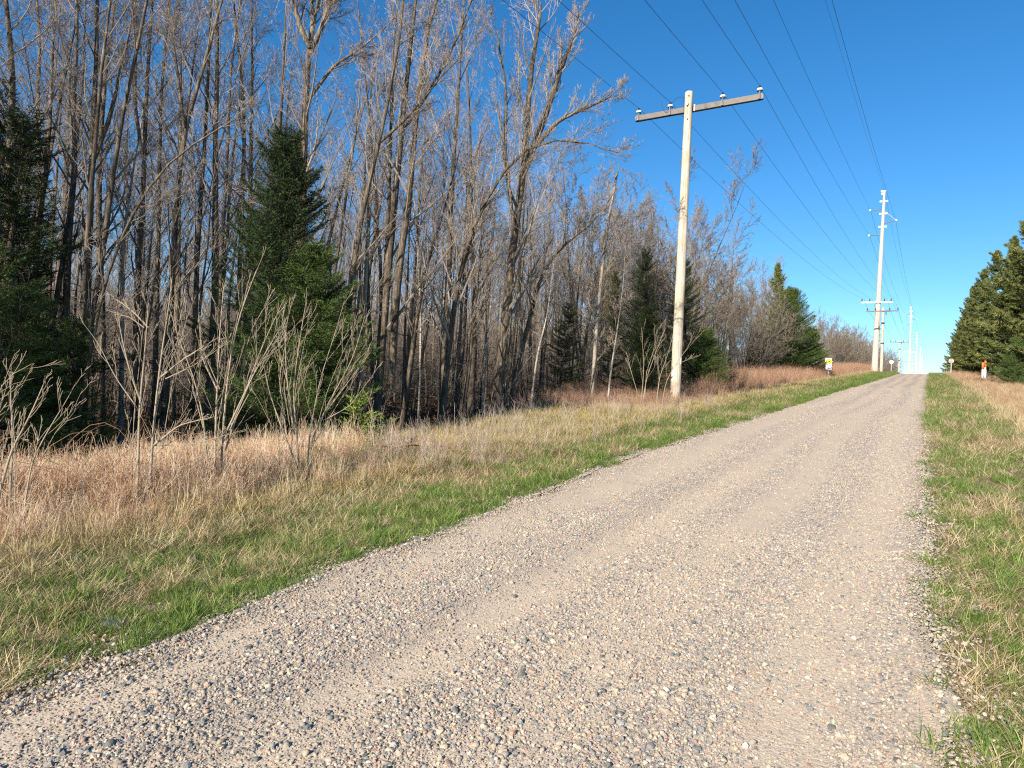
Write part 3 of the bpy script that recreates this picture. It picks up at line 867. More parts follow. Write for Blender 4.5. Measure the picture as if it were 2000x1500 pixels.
def try_place(x, y, dmin):
    for (a, b) in pos:
        if (a - x) ** 2 + (b - y) ** 2 < dmin * dmin: return False
    pos.append((x, y)); return True


nb = 0
WOODG = 'leafless trees of the wood left of the road'
for (cnt, d0, d1, y0, y1, dm) in ((50, 2.2, 8, 1.0, 32, 1.0), (66, 7, 19, 1.0, 60, 1.5), (58, 1.5, 12, 32, 100, 1.6), (34, 17, 36, 4, 80, 2.2)):
    c = 0; tries = 0
    while c < cnt and tries < 6000:
        tries += 1
        y = rng.uniform(y0, y1); x = float(wood_edge(y)) - rng.uniform(d0, d1)
        if not (-1.30 < math.atan2(x, y) < 0): continue
        if math.hypot(x, y) < 15.5: continue
        if not try_place(x, y, dm): continue
        q = rng.uniform()
        if math.hypot(x, y) < 19: q = max(q, .45)
        if q < .60: plant(protos[rng.integers(0, 8)], x, y, rng.uniform(.78, 1.08), group=WOODG)
        elif q < .93: plant(poles_thin[rng.integers(0, 3)], x, y, rng.uniform(.8, 1.25), group='thin young trees of the wood')
        else: plant(birch, x, y, rng.uniform(.75, 1.1), group='birches in the wood')
        c += 1
c = 0
while c < 70:
    y = rng.uniform(1.5, 34); x = float(wood_edge(y)) - rng.uniform(3, 16)
    if not (-1.28 < math.atan2(x, y) < -.3) or math.hypot(x, y) < 16 or not try_place(x, y, .55): continue
    plant(poles_thin[rng.integers(0, 3)], x, y, rng.uniform(1.0, 1.5), group='thin young trees of the wood'); c += 1
# trees beside and behind the camera on the same side; they shade the wood's interior
for _ in range(60):
    y = rng.uniform(-34, 2); x = float(wood_edge(y)) - rng.uniform(1.2, 17)
    if try_place(x, y, 1.6): plant(protos[rng.integers(0, 8)], x, y, rng.uniform(.85, 1.1), group=WOODG)
# scrubby edge beyond the first pole
for _ in range(110):
    y = 27 + 155 * rng.uniform() ** 1.3; x = float(wood_edge(y)) - rng.uniform(.0, 5)
    if try_place(x, y, 1.2): plant(scrub[rng.integers(0, 3)], x, y, rng.uniform(.74, 1.08) * interp(y, [27, 33, 45, 56, 66, 80, 120, 200], [.9, 1.05, 1.0, 1.02, .72, .68, .85, 1.0]), group='scrub trees at the edge of the wood')
for _ in range(40):
    y = rng.uniform(110, 260); x = float(wood_edge(y)) - rng.uniform(0, 3)
    if try_place(x, y, 1.5): plant(scrub[rng.integers(0, 3)], x, y, rng.uniform(.6, .8), group='scrub trees at the edge of the wood')
for _ in range(24):
    y = rng.uniform(95, 230); x = -11.5 - rng.uniform(0, 14)
    if try_place(x, y, 2): plant(protos[rng.integers(0, 8)], x, y, rng.uniform(.7, .95), group=WOODG)
for xx_, yy_, ss_ in ((-11.2, 50, .66), (-10.9, 54, .7), (-11.0, 57.5, .6), (-10.6, 47, .6), (-11.4, 43, .72), (-11.2, 38, .7)):
    plant(scrub[rng.integers(0, 3)], xx_, yy_, ss_, group='scrub trees at the edge of the wood'); pos.append((xx_, yy_))
# deep wood, read as one mass
tmeshes = []
for k in (0, 2, 4, 5):
    for ch in CHILD[protos[k].name]: pass
far_c = bpy.data.collections.new('far_tree_kind')
for k in (0, 1, 2, 4, 5, 7):
    a, b = CHILD[protos[k].name]
    for nm, srco in (('trunk', a), ('crown', b)): pass
    # joined copy of trunk and crown
    V1 = np.zeros(len(a.data.vertices) * 3, np.float32); a.data.vertices.foreach_get('co', V1)
    V2 = np.zeros(len(b.data.vertices) * 3, np.float32); b.data.vertices.foreach_get('co', V2)
    q1 = np.zeros(len(a.data.loops), np.int32); a.data.loops.foreach_get('vertex_index', q1)
    q2 = np.zeros(len(b.data.loops), np.int32); b.data.loops.foreach_get('vertex_index', q2)
    t2 = np.zeros(len(b.data.vertices), np.float32); b.data.attributes['tone'].data.foreach_get('value', t2)
    V = np.concatenate([V1, V2]).reshape(-1, 3); Qm = np.concatenate([q1, q2 + len(V1) // 3]).reshape(-1, 4)
    me = mesh_arrays('far_tree', V, Qm, tone=np.concatenate([np.full(len(V1) // 3, .6), t2]), mat=[M['bark'], M['twig']],
                     mids=np.concatenate([np.zeros(len(q1) // 4), np.ones(len(q2) // 4)]))
    far_c.objects.link(bpy.data.objects.new('far_tree_kind_%02d' % k, me))
x = rng.uniform(-150, -32, 1500); y = rng.uniform(-6, 150, 1500)
k = (x < wood_edge(y) - 24) & (np.arctan2(x, y) > -1.33) & (np.hypot(x, y) < 150)
x, y = x[k][:520], y[k][:520]; n = len(x)
scatter('distant_woods', np.stack([x, y, gz(x, y)], -1), np.stack([rng.normal(0, .03, n), rng.normal(0, .03, n), rng.uniform(0, 6.28, n)], -1),
        np.repeat(rng.uniform(.75, 1.05, n)[:, None], 3, 1), far_c, 6, 'dense leafless wood fading back behind the nearer trunks', 'woods')


bush = []
for k in range(6):
    t_ = Tubes(); cb = dict(CFG, seg=[5, 4, 3, 2, 1], kids=[9, 6, 5, 3, 0], t0=[.1, .1, .1, .1, 0], len=[.5, .5, .5, .5, .5], rmin=.004)
    for _ in range(5):
        grow(t_, np.array([rng.normal(0, .35), rng.normal(0, .35), -.05]), unit(np.array([rng.normal(0, .3), rng.normal(0, .3), 1])), rng.uniform(2.0, 4.2), .018, 1, cb, .3)
    bush.append(t_.mesh('undergrowth_kind', M['twig'], False))
G_bush = proto_collection('undergrowth_kind', bush)
x = rng.uniform(-75, -10.5, 5200); y = rng.uniform(-2, 105, 5200)
k = (x < wood_edge(y) - 1.0) & (np.arctan2(x, y) > -1.33) & (rng.uniform(0, 1, 5200) < interp(wood_edge(y) - x, [0, 5, 14, 60], [.12, .3, .8, .8]))
x, y = x[k], y[k]
put('undergrowth', x, y, rng.uniform(.5, 1.1, len(x)) * interp(wood_edge(y) - x, [0, 12, 20], [.8, 1.0, 1.5]), G_bush, 6, 'tangled leafless undergrowth filling the wood between the trunks', 'undergrowth')


# hero trees: stems read off the photograph, each at its own distance
def stem3(px_pts, D, depth_slope=0.0):
    p = [at_depth(a, b, D + depth_slope * i) for i, (a, b) in enumerate(px_pts)]
    p = np.array(p)
    # resample smoothly
    t = np.r_[0, np.cumsum(np.linalg.norm(np.diff(p, axis=0), axis=1))]; tt_ = np.linspace(0, t[-1], 12)
    q = np.stack([np.interp(tt_, t, p[:, i]) for i in range(3)], -1)
    q[1:-1] = q[1:-1] * .5 + (q[:-2] + q[2:]) * .25
    return q


def extend_down(q):
    """carry a stem down to the ground under its lowest point"""
    b = q[0]; g = float(gz(b[0], b[1]))
    if b[2] > g - .1:
        n = 4; d = unit(q[0] - q[1]); d = unit(d * .5 - UP * .5); L = (b[2] - g + .15) / max(.3, -d[2])
        ext = np.array([b + d * L * (1 - i / n) for i in range(n)])
        q = np.concatenate([ext, q])
    return q


def extend_up(q, L):
    d = unit(q[-1] - q[-2]); out = [q]; p = q[-1]
    for _ in range(4):
        d = unit(d + UP * .12 + rng.normal(0, .07, 3)); p = p + d * L / 4; out.append(p[None])
    return np.concatenate(out)


def hero_tree(stems, D, wpx, label, bark='bark', up=0.0, cfg=CFG, name='bare_tree', kids=None, twig='twig', cat='tree', ground=True, t0=.3):
    r0 = wpx / FPX * D / 2
    lines = []
    for i, (pts, rel) in enumerate(stems):
        q = stem3(pts, D + rng.normal(0, .15) * (i > 0), 0)
        if i == 0 and ground: q = extend_down(q)
        if up > 0: q = extend_up(q, up * rel ** .5)
        lines.append((q, rel))
    base = lines[0][0][0].copy()
    root = empty(name, tuple(base), label=label, cat=cat)
    tk, cr = Tubes(), Tubes()
    for q, rel in lines:
        q = q - base; L = np.linalg.norm(np.diff(q, axis=0), axis=1).sum()
        rr = r0 * rel * (1 - .9 * np.linspace(0, 1, len(q)) ** 1.25) if bark != 'deadwood' else np.linspace(r0 * rel, r0 * rel * .5, len(q))
        if q[0][2] > 1.0: rr = rr * np.r_[.6, .8, .9, np.ones(len(rr) - 3)]
        else: rr[0] *= 1.15
        tk.add(q, rr, 9, .5)
        if kids != 0: spawn(cr, q, rr, 0, dict(cfg), max(L, 4), .5, t0=t0, count=int((kids or cfg['kids'][0]) * (.5 + .5 * rel)))
    a = link('trunk', tk.mesh('trunk', M[bark]), root); CHILD[root.name] = [a]
    if cr.g: b = link('crown', cr.mesh('crown', M[twig], False), root); CHILD[root.name].append(b)
    pos.append((base[0], base[1]))
    return root


HC = dict(CFG, len=[.20, .5, .5, .5, .55], ang=[.62, .58, .6, .62, .7])
hero_tree([([(18, 560), (18, 300), (26, 150), (12, 0)], 1)], 13, 22, 'thick pale grey trunk at the left edge of the photo above the dark fir', up=3, cfg=HC)
hero_tree([([(72, 520), (78, 330), (72, 200), (80, 80), (72, 0)], 1)], 16, 13, 'thin dark trunk rising out of the top of the leftmost fir', up=3, cfg=HC)
hero_tree([([(128, 640), (136, 430), (150, 300), (140, 200), (152, 100), (150, 0)], 1)], 14.5, 15, 'pale trunk with a wavy bend just right of the leftmost fir', up=3, cfg=HC)
hero_tree([([(165, 740), (172, 520), (178, 380), (180, 260), (188, 150), (190, 0)], 1), ([(178, 330), (215, 230), (240, 120), (262, 20)], .5)], 15, 18, 'tall trunk forking above the leftmost fir with a second limb to its right', up=3, cfg=HC)
hero_tree([([(200, 640), (192, 400), (197, 250), (212, 90), (226, 0)], 1)], 18, 15, 'straight trunk close behind the forked one on the left', up=3, cfg=HC)
hero_tree([([(262, 800), (268, 560), (280, 380), (285, 200), (292, 80), (298, 0)], 1), ([(282, 330), (262, 200), (268, 60), (262, 0)], .5)], 15.5, 15, 'trunk left of the first pale sapling clump with a thinner parallel limb', up=3, cfg=HC)
hero_tree([([(302, 760), (308, 520), (312, 300), (316, 150), (330, 20)], 1)], 17, 12, 'slim trunk behind the first pale sapling clump', up=3, cfg=HC)
hero_tree([([(322, 800), (335, 560), (347, 350), (362, 240), (400, 130), (425, 30)], 1), ([(360, 250), (345, 130), (330, 20)], .45)], 15, 16, 'curved trunk bending right over the pale saplings', up=3, cfg=HC)
hero_tree([([(375, 800), (385, 500), (395, 350), (405, 200), (412, 0)], 1)], 16.5, 13, 'straight dark trunk left of the big spruce', up=3, cfg=HC)
hero_tree([([(425, 780), (432, 500), (445, 300), (450, 120), (470, 0)], 1)], 19, 10, 'slender trunk nearest left of the big spruce', up=3, cfg=HC)
hero_tree([([(460, 760), (468, 520), (476, 350), (478, 200), (466, 100), (456, 0)], 1)], 17, 12, 'pale trunk half hidden by the left side of the big spruce', up=3, cfg=HC)
hero_tree([([(578, 800), (588, 500), (594, 300), (600, 150), (605, 90)], 1), ([(605, 95), (585, 50), (568, -20)], .5), ([(605, 95), (612, 40), (606, -20)], .5), ([(603, 110), (630, 50), (652, -20)], .5), ([(598, 200), (650, 130), (710, 90)], .35)], 15, 24,
          'big pale tree behind the spruce whose trunk splits into three limbs', up=2.4, cfg=HC)
hero_tree([([(655, 850), (680, 600), (705, 420), (740, 280), (762, 180), (782, 60)], 1), ([(740, 280), (790, 235), (830, 190)], .45)], 13.5, 16, 'trunk leaning right beside the big spruce', up=3, cfg=HC)
hero_tree([([(738, 770), (755, 560), (775, 350), (790, 200), (800, 100), (812, 0)], 1), ([(765, 760), (775, 550), (800, 380), (815, 200), (838, 50)], .85), ([(735, 720), (757, 480), (762, 300), (768, 100)], .5), ([(785, 260), (850, 160), (900, 60)], .4)], 17, 20,
          'clump of three tall trunks standing left of centre', up=3, cfg=HC)
hero_tree([([(868, 765), (880, 650), (893, 560), (905, 480), (960, 370), (1000, 300), (1060, 265), (1130, 270), (1210, 300)], 1), ([(893, 560), (930, 440), (925, 330)], .5)], 17.5, 15,
          'tree whose trunk arches far to the right toward the pole', up=0, cfg=dict(HC, len=[.27, .5, .5, .5, .55]), kids=26)
hero_tree([([(972, 765), (990, 600), (1005, 450), (1025, 330), (1030, 230), (1038, 120), (1050, 60)], 1), ([(1027, 320), (1060, 240), (1090, 150), (1120, 70)], .7), ([(1035, 300), (1090, 235), (1180, 195)], .45), ([(1005, 450), (985, 300), (990, 180), (975, 90)], .4)], 20, 23,
          'biggest tree at centre with a broad crown just left of the pole wires', up=.8, cfg=dict(HC, len=[.26, .5, .5, .5, .55], up=[.02, .1, .08, .05, .03]), kids=28)
hero_tree([([(1005, 745), (1040, 600), (1062, 520), (1110, 470), (1150, 440)], 1)], 21, 12, 'dark trunk leaning right behind the biggest tree at centre', up=1.5, cfg=HC)
hero_tree([([(1158, 745), (1170, 580), (1185, 450), (1206, 335)], 1)], 22, 9, 'broken topped dead snag between the centre trees and the pole', bark='deadwood', cfg=CFG_THIN, kids=10, name='dead_tree')
hero_tree([([(700, 790), (712, 600), (721, 418)], 1)], 15, 11, 'dead trunk snapped off at mid height right of the big spruce', bark='deadwood', kids=0, name='dead_tree')
hero_tree([([(1192, 735), (1203, 660), (1212, 600)], 1)], 21, 4.6, 'white birch stem leaning right in front of the small dark fir', bark='birch', up=2, cfg=CFG_THIN, kids=8, name='birch_tree')
hero_tree([([(1040, 765), (1050, 690), (1068, 620), (1076, 560)], 1)], 19.5, 5, 'white birch stem leaning right of the biggest centre tree', bark='birch', up=2, cfg=CFG_THIN, kids=8, name='birch_tree')
hero_tree([([(820, 745), (822, 620), (816, 500), (810, 400)], 1)], 20, 4.6, 'white birch stem seen between the centre clumps', bark='birch', up=2, cfg=CFG_THIN, kids=9, name='birch_tree')
# long boughs crossing low in front of the trunks on the left
hero_tree([([(150, 840), (200, 560), (255, 420), (330, 310), (430, 250)], 1)], 12.2, 9, 'leaning limb like trunk crossing diagonally over the trunks at left', up=.6, cfg=HC, kids=14)


# ------------------------------------------------------------------ conifers
def conifer(name, H, R, mat, label, zlow=.06, dens=1.0, shape=.85, needle=(.05, .014), sag=.25, gap=0.0, irregular=.15, cat='tree', trunk_r=None, link_it=True):
    tk, cr = Tubes(), Tubes()
    pts = trunk_line(H, .01, .012); tk.add(pts, np.linspace(trunk_r or H * .013, .008, len(pts)), 8, .4)
    NV, NT = [], []
    z = zlow * H; seg = np.linspace(0, 1, len(pts))
    while z < H * .985:
        t = z / H
        q = np.array([np.interp(t, seg, pts[:, i]) for i in range(3)])
        nbr = int(rng.integers(5, 8) * dens)
        prof = (1 - t) ** shape * (1.0 if t > .18 else .75 + t * 1.4)
        for j in range(max(3, nbr)):
            if rng.uniform() < gap: continue
            az = rng.uniform(0, 6.28); L = R * prof * rng.uniform(1 - irregular * 2, 1 + irregular) + .06
            el = .15 + .65 * t - sag * (1 - t) * rng.uniform(.5, 1.4)
            d = np.array([math.cos(az) * math.cos(el), math.sin(az) * math.cos(el), math.sin(el)])
            s = np.linspace(0, 1, 5)[:, None]
            q2 = q + np.array([0, 0, rng.uniform(-.08, .08)])
            bp = q2 + d * L * s + np.array([0, 0, 1]) * (-.12 * L * np.sin(s * np.pi) * sag * 2 + .10 * L * s ** 2)
            cr.add(bp, np.linspace(.004 + .008 * L, .003, 5), 3, .3)
            # side shoots
            spc = .052 / math.sqrt(dens) * (needle[0] / .05) ** .5
            m = max(3, int(L / spc)); u = np.linspace(.12, 1.0, m) + rng.uniform(-.02, .02, m)
            c = np.stack([np.interp(u, s[:, 0], bp[:, i]) for i in range(3)], -1)
            side = np.cross(d, UP); side /= np.linalg.norm(side)
            for sg in (-1, 1):
                sl = (.42 * L * (1 - u) ** .8 * (.35 + 1.2 * np.minimum(u, .5)) + .05 + .03 * rng.uniform(0, 1, m)) * rng.uniform(.7, 1.2, m)
                sd_ = unit_rows(d[None] * .75 + side[None] * sg * .8 + np.array([0, 0, 1]) * (rng.uniform(-.18, .25, m))[:, None])
                kn = 13
                uu = np.linspace(.08, 1, kn)[None, :, None]
                bp2 = c[:, None, :] + sd_[:, None, :] * sl[:, None, None] * uu
                nd = sd_[:, None, :] * .9 + rng.normal(0, .55, (m, kn, 3)); nd[..., 2] += .12; nd /= np.linalg.norm(nd, axis=2, keepdims=True)
                wv = np.cross(nd, rng.normal(0, 1, (m, kn, 3))); wv /= np.linalg.norm(wv, axis=2, keepdims=True)
                ln = needle[0] * rng.uniform(.7, 1.3, (m, kn, 1)); wd = needle[1]
                tri = np.stack([bp2 - wv * wd * .5, bp2 + wv * wd * .5, bp2 + nd * ln], 2)        # m,kn,3,3
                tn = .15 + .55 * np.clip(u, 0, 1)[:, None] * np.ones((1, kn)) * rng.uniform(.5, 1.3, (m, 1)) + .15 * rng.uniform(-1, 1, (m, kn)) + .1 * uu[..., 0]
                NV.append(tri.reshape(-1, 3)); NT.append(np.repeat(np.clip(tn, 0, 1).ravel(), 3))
        z += (.10 + .012 * H * (1 - t)) / math.sqrt(dens)
    V = np.concatenate(NV)
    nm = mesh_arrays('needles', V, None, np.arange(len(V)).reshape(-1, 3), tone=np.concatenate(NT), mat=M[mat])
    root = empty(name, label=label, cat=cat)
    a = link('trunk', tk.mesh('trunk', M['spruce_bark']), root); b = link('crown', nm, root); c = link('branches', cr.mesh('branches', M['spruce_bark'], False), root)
    CHILD[root.name] = [a, b, c]
    print(name, len(V) // 3)
    return root


def unit_rows(a):
    return a / np.linalg.norm(a, axis=-1, keepdims=True)


def set_at(root, x, y, rz=0.0, s=1.0, dz=0.0):
    root.location = (float(x), float(y), float(gz(x, y)) + dz); root.rotation_euler = (0, 0, rz)
    root.scale = (s,) * 3 if not hasattr(s, '__len__') else s
    first_used.add(root.name); return root


def pix_xy(x, y, d):
    p = at_depth(x, y, d); return p[0], p[1], p[2]


def conifer_at(src, xpx, top_px, D, hnom, label=None, group=None, wide=1.0, first=False, rz=None):
    """stand a conifer so that its tip meets the given pixel at that distance"""
    p = at_depth(xpx, top_px, D); g = float(gz(p[0], p[1])); s = (p[2] - g + .1) / hnom
    rz = rng.uniform(0, 6.28) if rz is None else rz
    if first:
        o = set_at(src, p[0], p[1], rz, (s * wide, s * wide, s), -.1)
        if label: o['label'] = label
        if group: o['group'] = group
        return o
    return copy_thing(src, (p[0], p[1], g - .1), rz, (s * wide, s * wide, s), label, group)


big = conifer('spruce_tree', 6.6, 1.4, 'needle_dark', 'tall dense dark green spruce behind the pale saplings', zlow=.05, dens=1.7, shape=.46, needle=(.058, .011), sag=.12, irregular=.32, gap=.12)
conifer_at(big, 550, 250, 13.2, 6.6, wide=1.0, first=True, rz=1.0)
low = conifer('spruce_tree', 4.2, 1.7, 'needle', 'lighter green broad spruce at the foot of the tall dark one', zlow=.04, dens=1.5, shape=.6, needle=(.058, .011), sag=.05, irregular=.25)
conifer_at(low, 610, 475, 13.0, 4.2, wide=1.0, first=True)
fir = conifer('fir_tree', 6.8, 1.5, 'needle_dark', 'dark fir at the left edge with open gaps between its boughs', zlow=.05, dens=1.25, shape=.55, needle=(.062, .012), sag=.12, gap=.42, irregular=.42)
conifer_at(fir, 30, 190, 12.3, 6.8, wide=1.3, first=True)
mid_fir = conifer('fir_tree', 4.0, 1.5, 'needle', 'bushy low fir with sunlit boughs at the left edge', zlow=.04, dens=.95, shape=.5, needle=(.058, .011), sag=.05, irregular=.3, gap=.15)
conifer_at(mid_fir, 50, 560, 11.3, 4.0, wide=1.1, first=True)
conifer_at(mid_fir, 150, 620, 12.6, 4.0, label='shaded low fir to the right of the bushy sunlit one', wide=.95)
conifer_at(fir, 95, 500, 14.8, 6.8, label='gappy dark fir set back behind the bushy low fir', wide=1.0)
conifer_at(mid_fir, 500, 690, 14.6, 4.0, label='low dark spruce left of the foot of the tall dark spruce', wide=.9)
conifer_at(low, 655, 690, 15.0, 4.2, label='small spruce in the shade right of the tall dark spruce', wide=.8)
conifer_at(fir, -40, 150, 13.5, 6.8, label='dark fir cut by the left edge of the photo, behind the leftmost one', wide=1.3)
conifer_at(mid_fir, -30, 470, 11.0, 4.0, label='shaded fir boughs cut by the left edge of the photo', wide=1.2)
conifer_at(big, 100, 640, 15.5, 6.6, label='small dense dark spruce in the shade right of the leftmost fir', wide=1.2)
for k_ in range(15):  # spruces out of view, added to darken the wood's interior with their shade
    yy_ = -24 + 1.75 * k_ + rng.uniform(-.5, .5); xx_ = -11.4 - rng.uniform(0, 5)
    copy_thing([big, fir, low][k_ % 3], (xx_, yy_, float(gz(xx_, yy_)) - .1), rng.uniform(0, 6.28), rng.uniform(1.0, 1.4), 'unseen dark spruce added beside the photographer to shade the wood', 'shading spruces added beside the photographer')
# beyond, around and behind the pole
conifer_at(fir, 1258, 478, 25, 6.8, label='narrow dark fir just left of the wooden pole', wide=.9)
conifer_at(big, 1262, 600, 24, 6.6, label='full bodied dark fir low beside the wooden pole', wide=1.25)
conifer_at(fir, 1352, 500, 30, 6.8, label='dark fir directly right of the wooden pole', wide=1.0)
conifer_at(low, 1375, 640, 30, 4.2, label='low broad fir right of the wooden pole', wide=1.2)
conifer_at(fir, 1100, 590, 27, 6.8, label='small dark fir behind the leaning birch stem', wide=1.25)
brown = conifer('larch_tree', 6.0, 1.0, 'needle_brown', 'thin olive brown conifer left of the narrow dark fir', zlow=.2, dens=.8, shape=.5, needle=(.06, .02), sag=.1, irregular=.25)
conifer_at(brown, 1203, 520, 27, 6.0, wide=.75, first=True)
conifer_at(low, 1545, 560, 56, 4.2, label='bright green spruce on the sunny side of the tall one beyond the scrub', wide=.95)
conifer_at(low, 1585, 640, 58, 4.2, label='lowest green spruce at the right end of the clump beyond the scrub', wide=.95)
conifer_at(big, 1485, 620, 56, 6.6, label='dark spruce tucked behind the tan scrub', wide=.9)
# seedlings in the grass
seed = conifer('seedling_spruce', .95, .34, 'needle_young', 'bright yellow green spruce seedling in the dry grass right of the big spruce', zlow=.06, dens=.8, shape=.8, needle=(.035, .010), sag=-.15, trunk_r=.012)
conifer_at(seed, 706, 755, 11.6, .95, first=True, wide=1.15)
conifer_at(seed, 757, 805, 12.2, .95, label='low yellow green seedling next to the brighter spruce seedling', wide=1.5)
conifer_at(seed, 1219, 766, 21.5, .95, label='round yellow green seedling left of the wooden pole', wide=1.3)
conifer_at(seed, 1586, 722, 52, .95, label='small seedling in the reddish brush before the yellow topped sign', wide=1.2)
conifer_at(seed, 1543, 725, 52, .95, label='faint seedling in the reddish brush furthest from the sign', wide=.8)

# right hand spruces
rs1 = conifer('spruce_tree', 11, 3.0, 'needle_olive', 'tall sunlit spruce cut by the right edge of the photo', zlow=.05, dens=.95, shape=.75, needle=(.17, .05), sag=.3, irregular=.38, gap=.18)
rs2 = conifer('spruce_tree', 11, 2.7, 'needle_olive', 'ragged sunlit spruce second from the right edge', zlow=.05, dens=.85, shape=.8, needle=(.17, .05), sag=.35, irregular=.42, gap=.25)


conifer_at(rs2, 1522, 512, 59, 11, label='tall pointed green spruce leading the wood edge beyond the tan scrub', wide=.85, first=True)


def right_tree(src, xw, yw, ztop, label=None, first=False, wide=1.0, hn=11.0, group=None):
    g = float(gz(xw, yw)); s = (ztop - g) / hn; sc = (s * wide, s * wide, s)
    if first: o = set_at(src, xw, yw, rng.uniform(0, 6.28), sc, -.1)
    else: o = copy_thing(src, (xw, yw, g - .1), rng.uniform(0, 6.28), sc, label, group)
    return o


right_tree(rs1, 7.3, 58, 19.8, first=True, wide=1.08)
right_tree(rs2, 7.6, 70, 20.6, 'ragged sunlit spruce second from the right edge', wide=.9)
right_tree(rs1, 6.9, 84, 20.2, 'spruce third from the right edge of the photo', wide=.8)
right_tree(rs2, 5.8, 90, 20.2, 'spruce with thin open top in the middle of the right hand row', wide=.9)
right_tree(rs1, 5.4, 99, 20.0, 'spruce to the right of and behind the small stop sign', wide=.95)
right_tree(rs2, 4.9, 112, 20.3, 'tall spruce directly behind the small stop sign', wide=1.0)
right_tree(rs1, 4.8, 126, 20.4, 'spruce just left of the small stop sign', wide=.95)
right_tree(rs2, 4.6, 142, 20.3, 'second spruce left of the small stop sign', wide=1.0)
right_tree(rs1, 4.5, 158, 20.4, 'second last spruce of the right hand row', wide=.95)
right_tree(rs2, 4.4, 178, 20.6, 'furthest spruce sinking behind the crest of the road', wide=.9)
right_tree(rs1, 9.6, 66, 20.5, 'spruce standing in the second line behind the right edge trees', wide=1.0)
right_tree(rs2, 9.0, 82, 20.0, 'spruce in the second line behind the middle of the right hand row', wide=1.0)
right_tree(rs1, 8.6, 102, 20.5, 'spruce in the second line near the far end of the right hand row', wide=1.0)
right_tree(low, 4.75, 55, 6.6, 'short bushy young spruce in front of the right hand row', wide=.85, hn=4.2)
right_tree(low, 5.3, 50, 5.0, 'short bushy young spruce cut by the right edge of the photo', wide=.9, hn=4.2)


# ------------------------------------------------------------------ pale saplings in the foreground
def sapling(stems, D, w, label, extra=3):
    base = at_depth(*stems[0][0], D); g = float(gz(base[0], base[1])); base = np.array([base[0], base[1], g])
    root = empty('sapling', tuple(base), label=label, cat='sapling')
    cfg = dict(CFG, seg=[6, 5, 3, 2, 2], jit=[.05, .07, .09, .1, .1], up=[.05, .10, .10, .1, .1], kids=[9, 4, 0, 0, 0], t0=[.30, .3, .4, 0, 0], ang=[.46, .42, .5, .5, .5], len=[.30, .42, .4, .3, .3], rmin=.0022, max=2, sides=[6, 5, 4, 4, 4])
    kids = []
    full = [(px_, 1.0) for px_ in stems]
    for px_ in stems:                       # thinner sister stems
        for _ in range(1 if w > 6 else 0):
            o1, o2 = rng.normal(0, 10), rng.normal(0, 34)
            n_ = len(px_) - 1
            full.append(([(a_ + o1 + o2 * (i_ / n_) ** 1.3, b_ + (26 * i_ / n_ + rng.normal(0, 14)) * (i_ > 0)) for i_, (a_, b_) in enumerate(px_)], .55))
    for si, (px_, thin) in enumerate(full):
        q = stem3(px_, D + rng.normal(0, .12 if thin == 1 else .35), 0)
        if si < 8 and px_[0][1] > stems[0][0][1] - 90:
            q[0][2] = min(q[0][2], float(gz(q[0][0], q[0][1])) - .03)
        T = Tubes()
        r = w / FPX * D / 2 * (.62 if si < 2 else .40) * thin
        q = q - base; L = np.linalg.norm(np.diff(q, axis=0), axis=1).sum()
        rr = np.linspace(r, r * .24, len(q))
        T.add(q, rr, 7, .55)
        spawn(T, q, rr, 0, cfg, L, .4, count=cfg['kids'][0] if thin == 1 else 5)
        # stubby bud at the tip of the stem
        T.add(np.stack([q[-1], q[-1] + unit(q[-1] - q[-2]) * .03]), [rr[-1] * 1.3, rr[-1] * .5], 6, .1)
        kids.append(link('stem', T.mesh('stem', M['sapling']), root))
    CHILD[root.name] = kids
    return root


sapling([[(268, 1030), (270, 900), (272, 800), (284, 680), (290, 590)],
         [(287, 1030), (294, 930), (300, 830), (314, 700), (330, 600), (336, 545)],
         [(277, 790), (252, 720), (236, 650), (228, 600)],
         [(290, 640), (262, 610), (215, 575)],
         [(300, 870), (350, 830), (412, 815)],
         [(310, 740), (360, 700), (425, 660)]], 6.9, 10.5, 'pale two stemmed sapling standing left in the rusty weeds')
sapling([[(418, 1000), (420, 880), (424, 760), (430, 640), (437, 560)],
         [(427, 1000), (434, 870), (444, 740), (462, 630), (500, 530)],
         [(440, 880), (480, 760), (515, 670), (552, 590)],
         [(405, 900), (398, 820), (380, 740), (352, 670), (330, 600)],
         [(444, 840), (500, 720), (560, 620)],
         [(424, 760), (395, 700), (388, 620)]], 7.6, 9.5, 'many stemmed pale sapling clump in the middle of the three')
sapling([[(592, 965), (576, 900), (548, 830), (524, 760), (516, 715)],
         [(586, 965), (580, 850), (572, 760), (586, 660), (598, 590)],
         [(598, 960), (604, 850), (625, 740), (655, 650), (672, 590)],
         [(600, 880), (640, 790), (690, 700), (712, 620)],
         [(575, 850), (560, 740), (556, 650), (572, 580)],
         [(625, 820), (670, 760), (722, 690)],
         [(560, 850), (545, 740), (560, 660)]], 8.6, 8.0, 'pale sapling clump in front of the big spruce, rightmost of the three')
sapling([[(18, 1070), (20, 950), (26, 860), (20, 770), (22, 720)],
         [(0, 960), (22, 880), (60, 810), (92, 735)],
         [(45, 1010), (62, 900), (100, 830), (132, 780), (146, 752)],
         [(75, 860), (62, 830)],
         [(5, 1090), (0, 960), (-15, 840), (0, 740), (60, 712)]], 6.0, 10.0, 'pale sapling leaning in at the left edge of the photo')
sapling([[(1248, 812), (1256, 750), (1257, 700), (1253, 640)],
         [(1252, 812), (1262, 740), (1282, 685), (1300, 640)],
         [(1246, 770), (1234, 730), (1224, 690)],
         [(1260, 735), (1275, 690), (1286, 640)]], 20.6, 2.7, 'thin bare sapling in the grass left of the wooden pole')
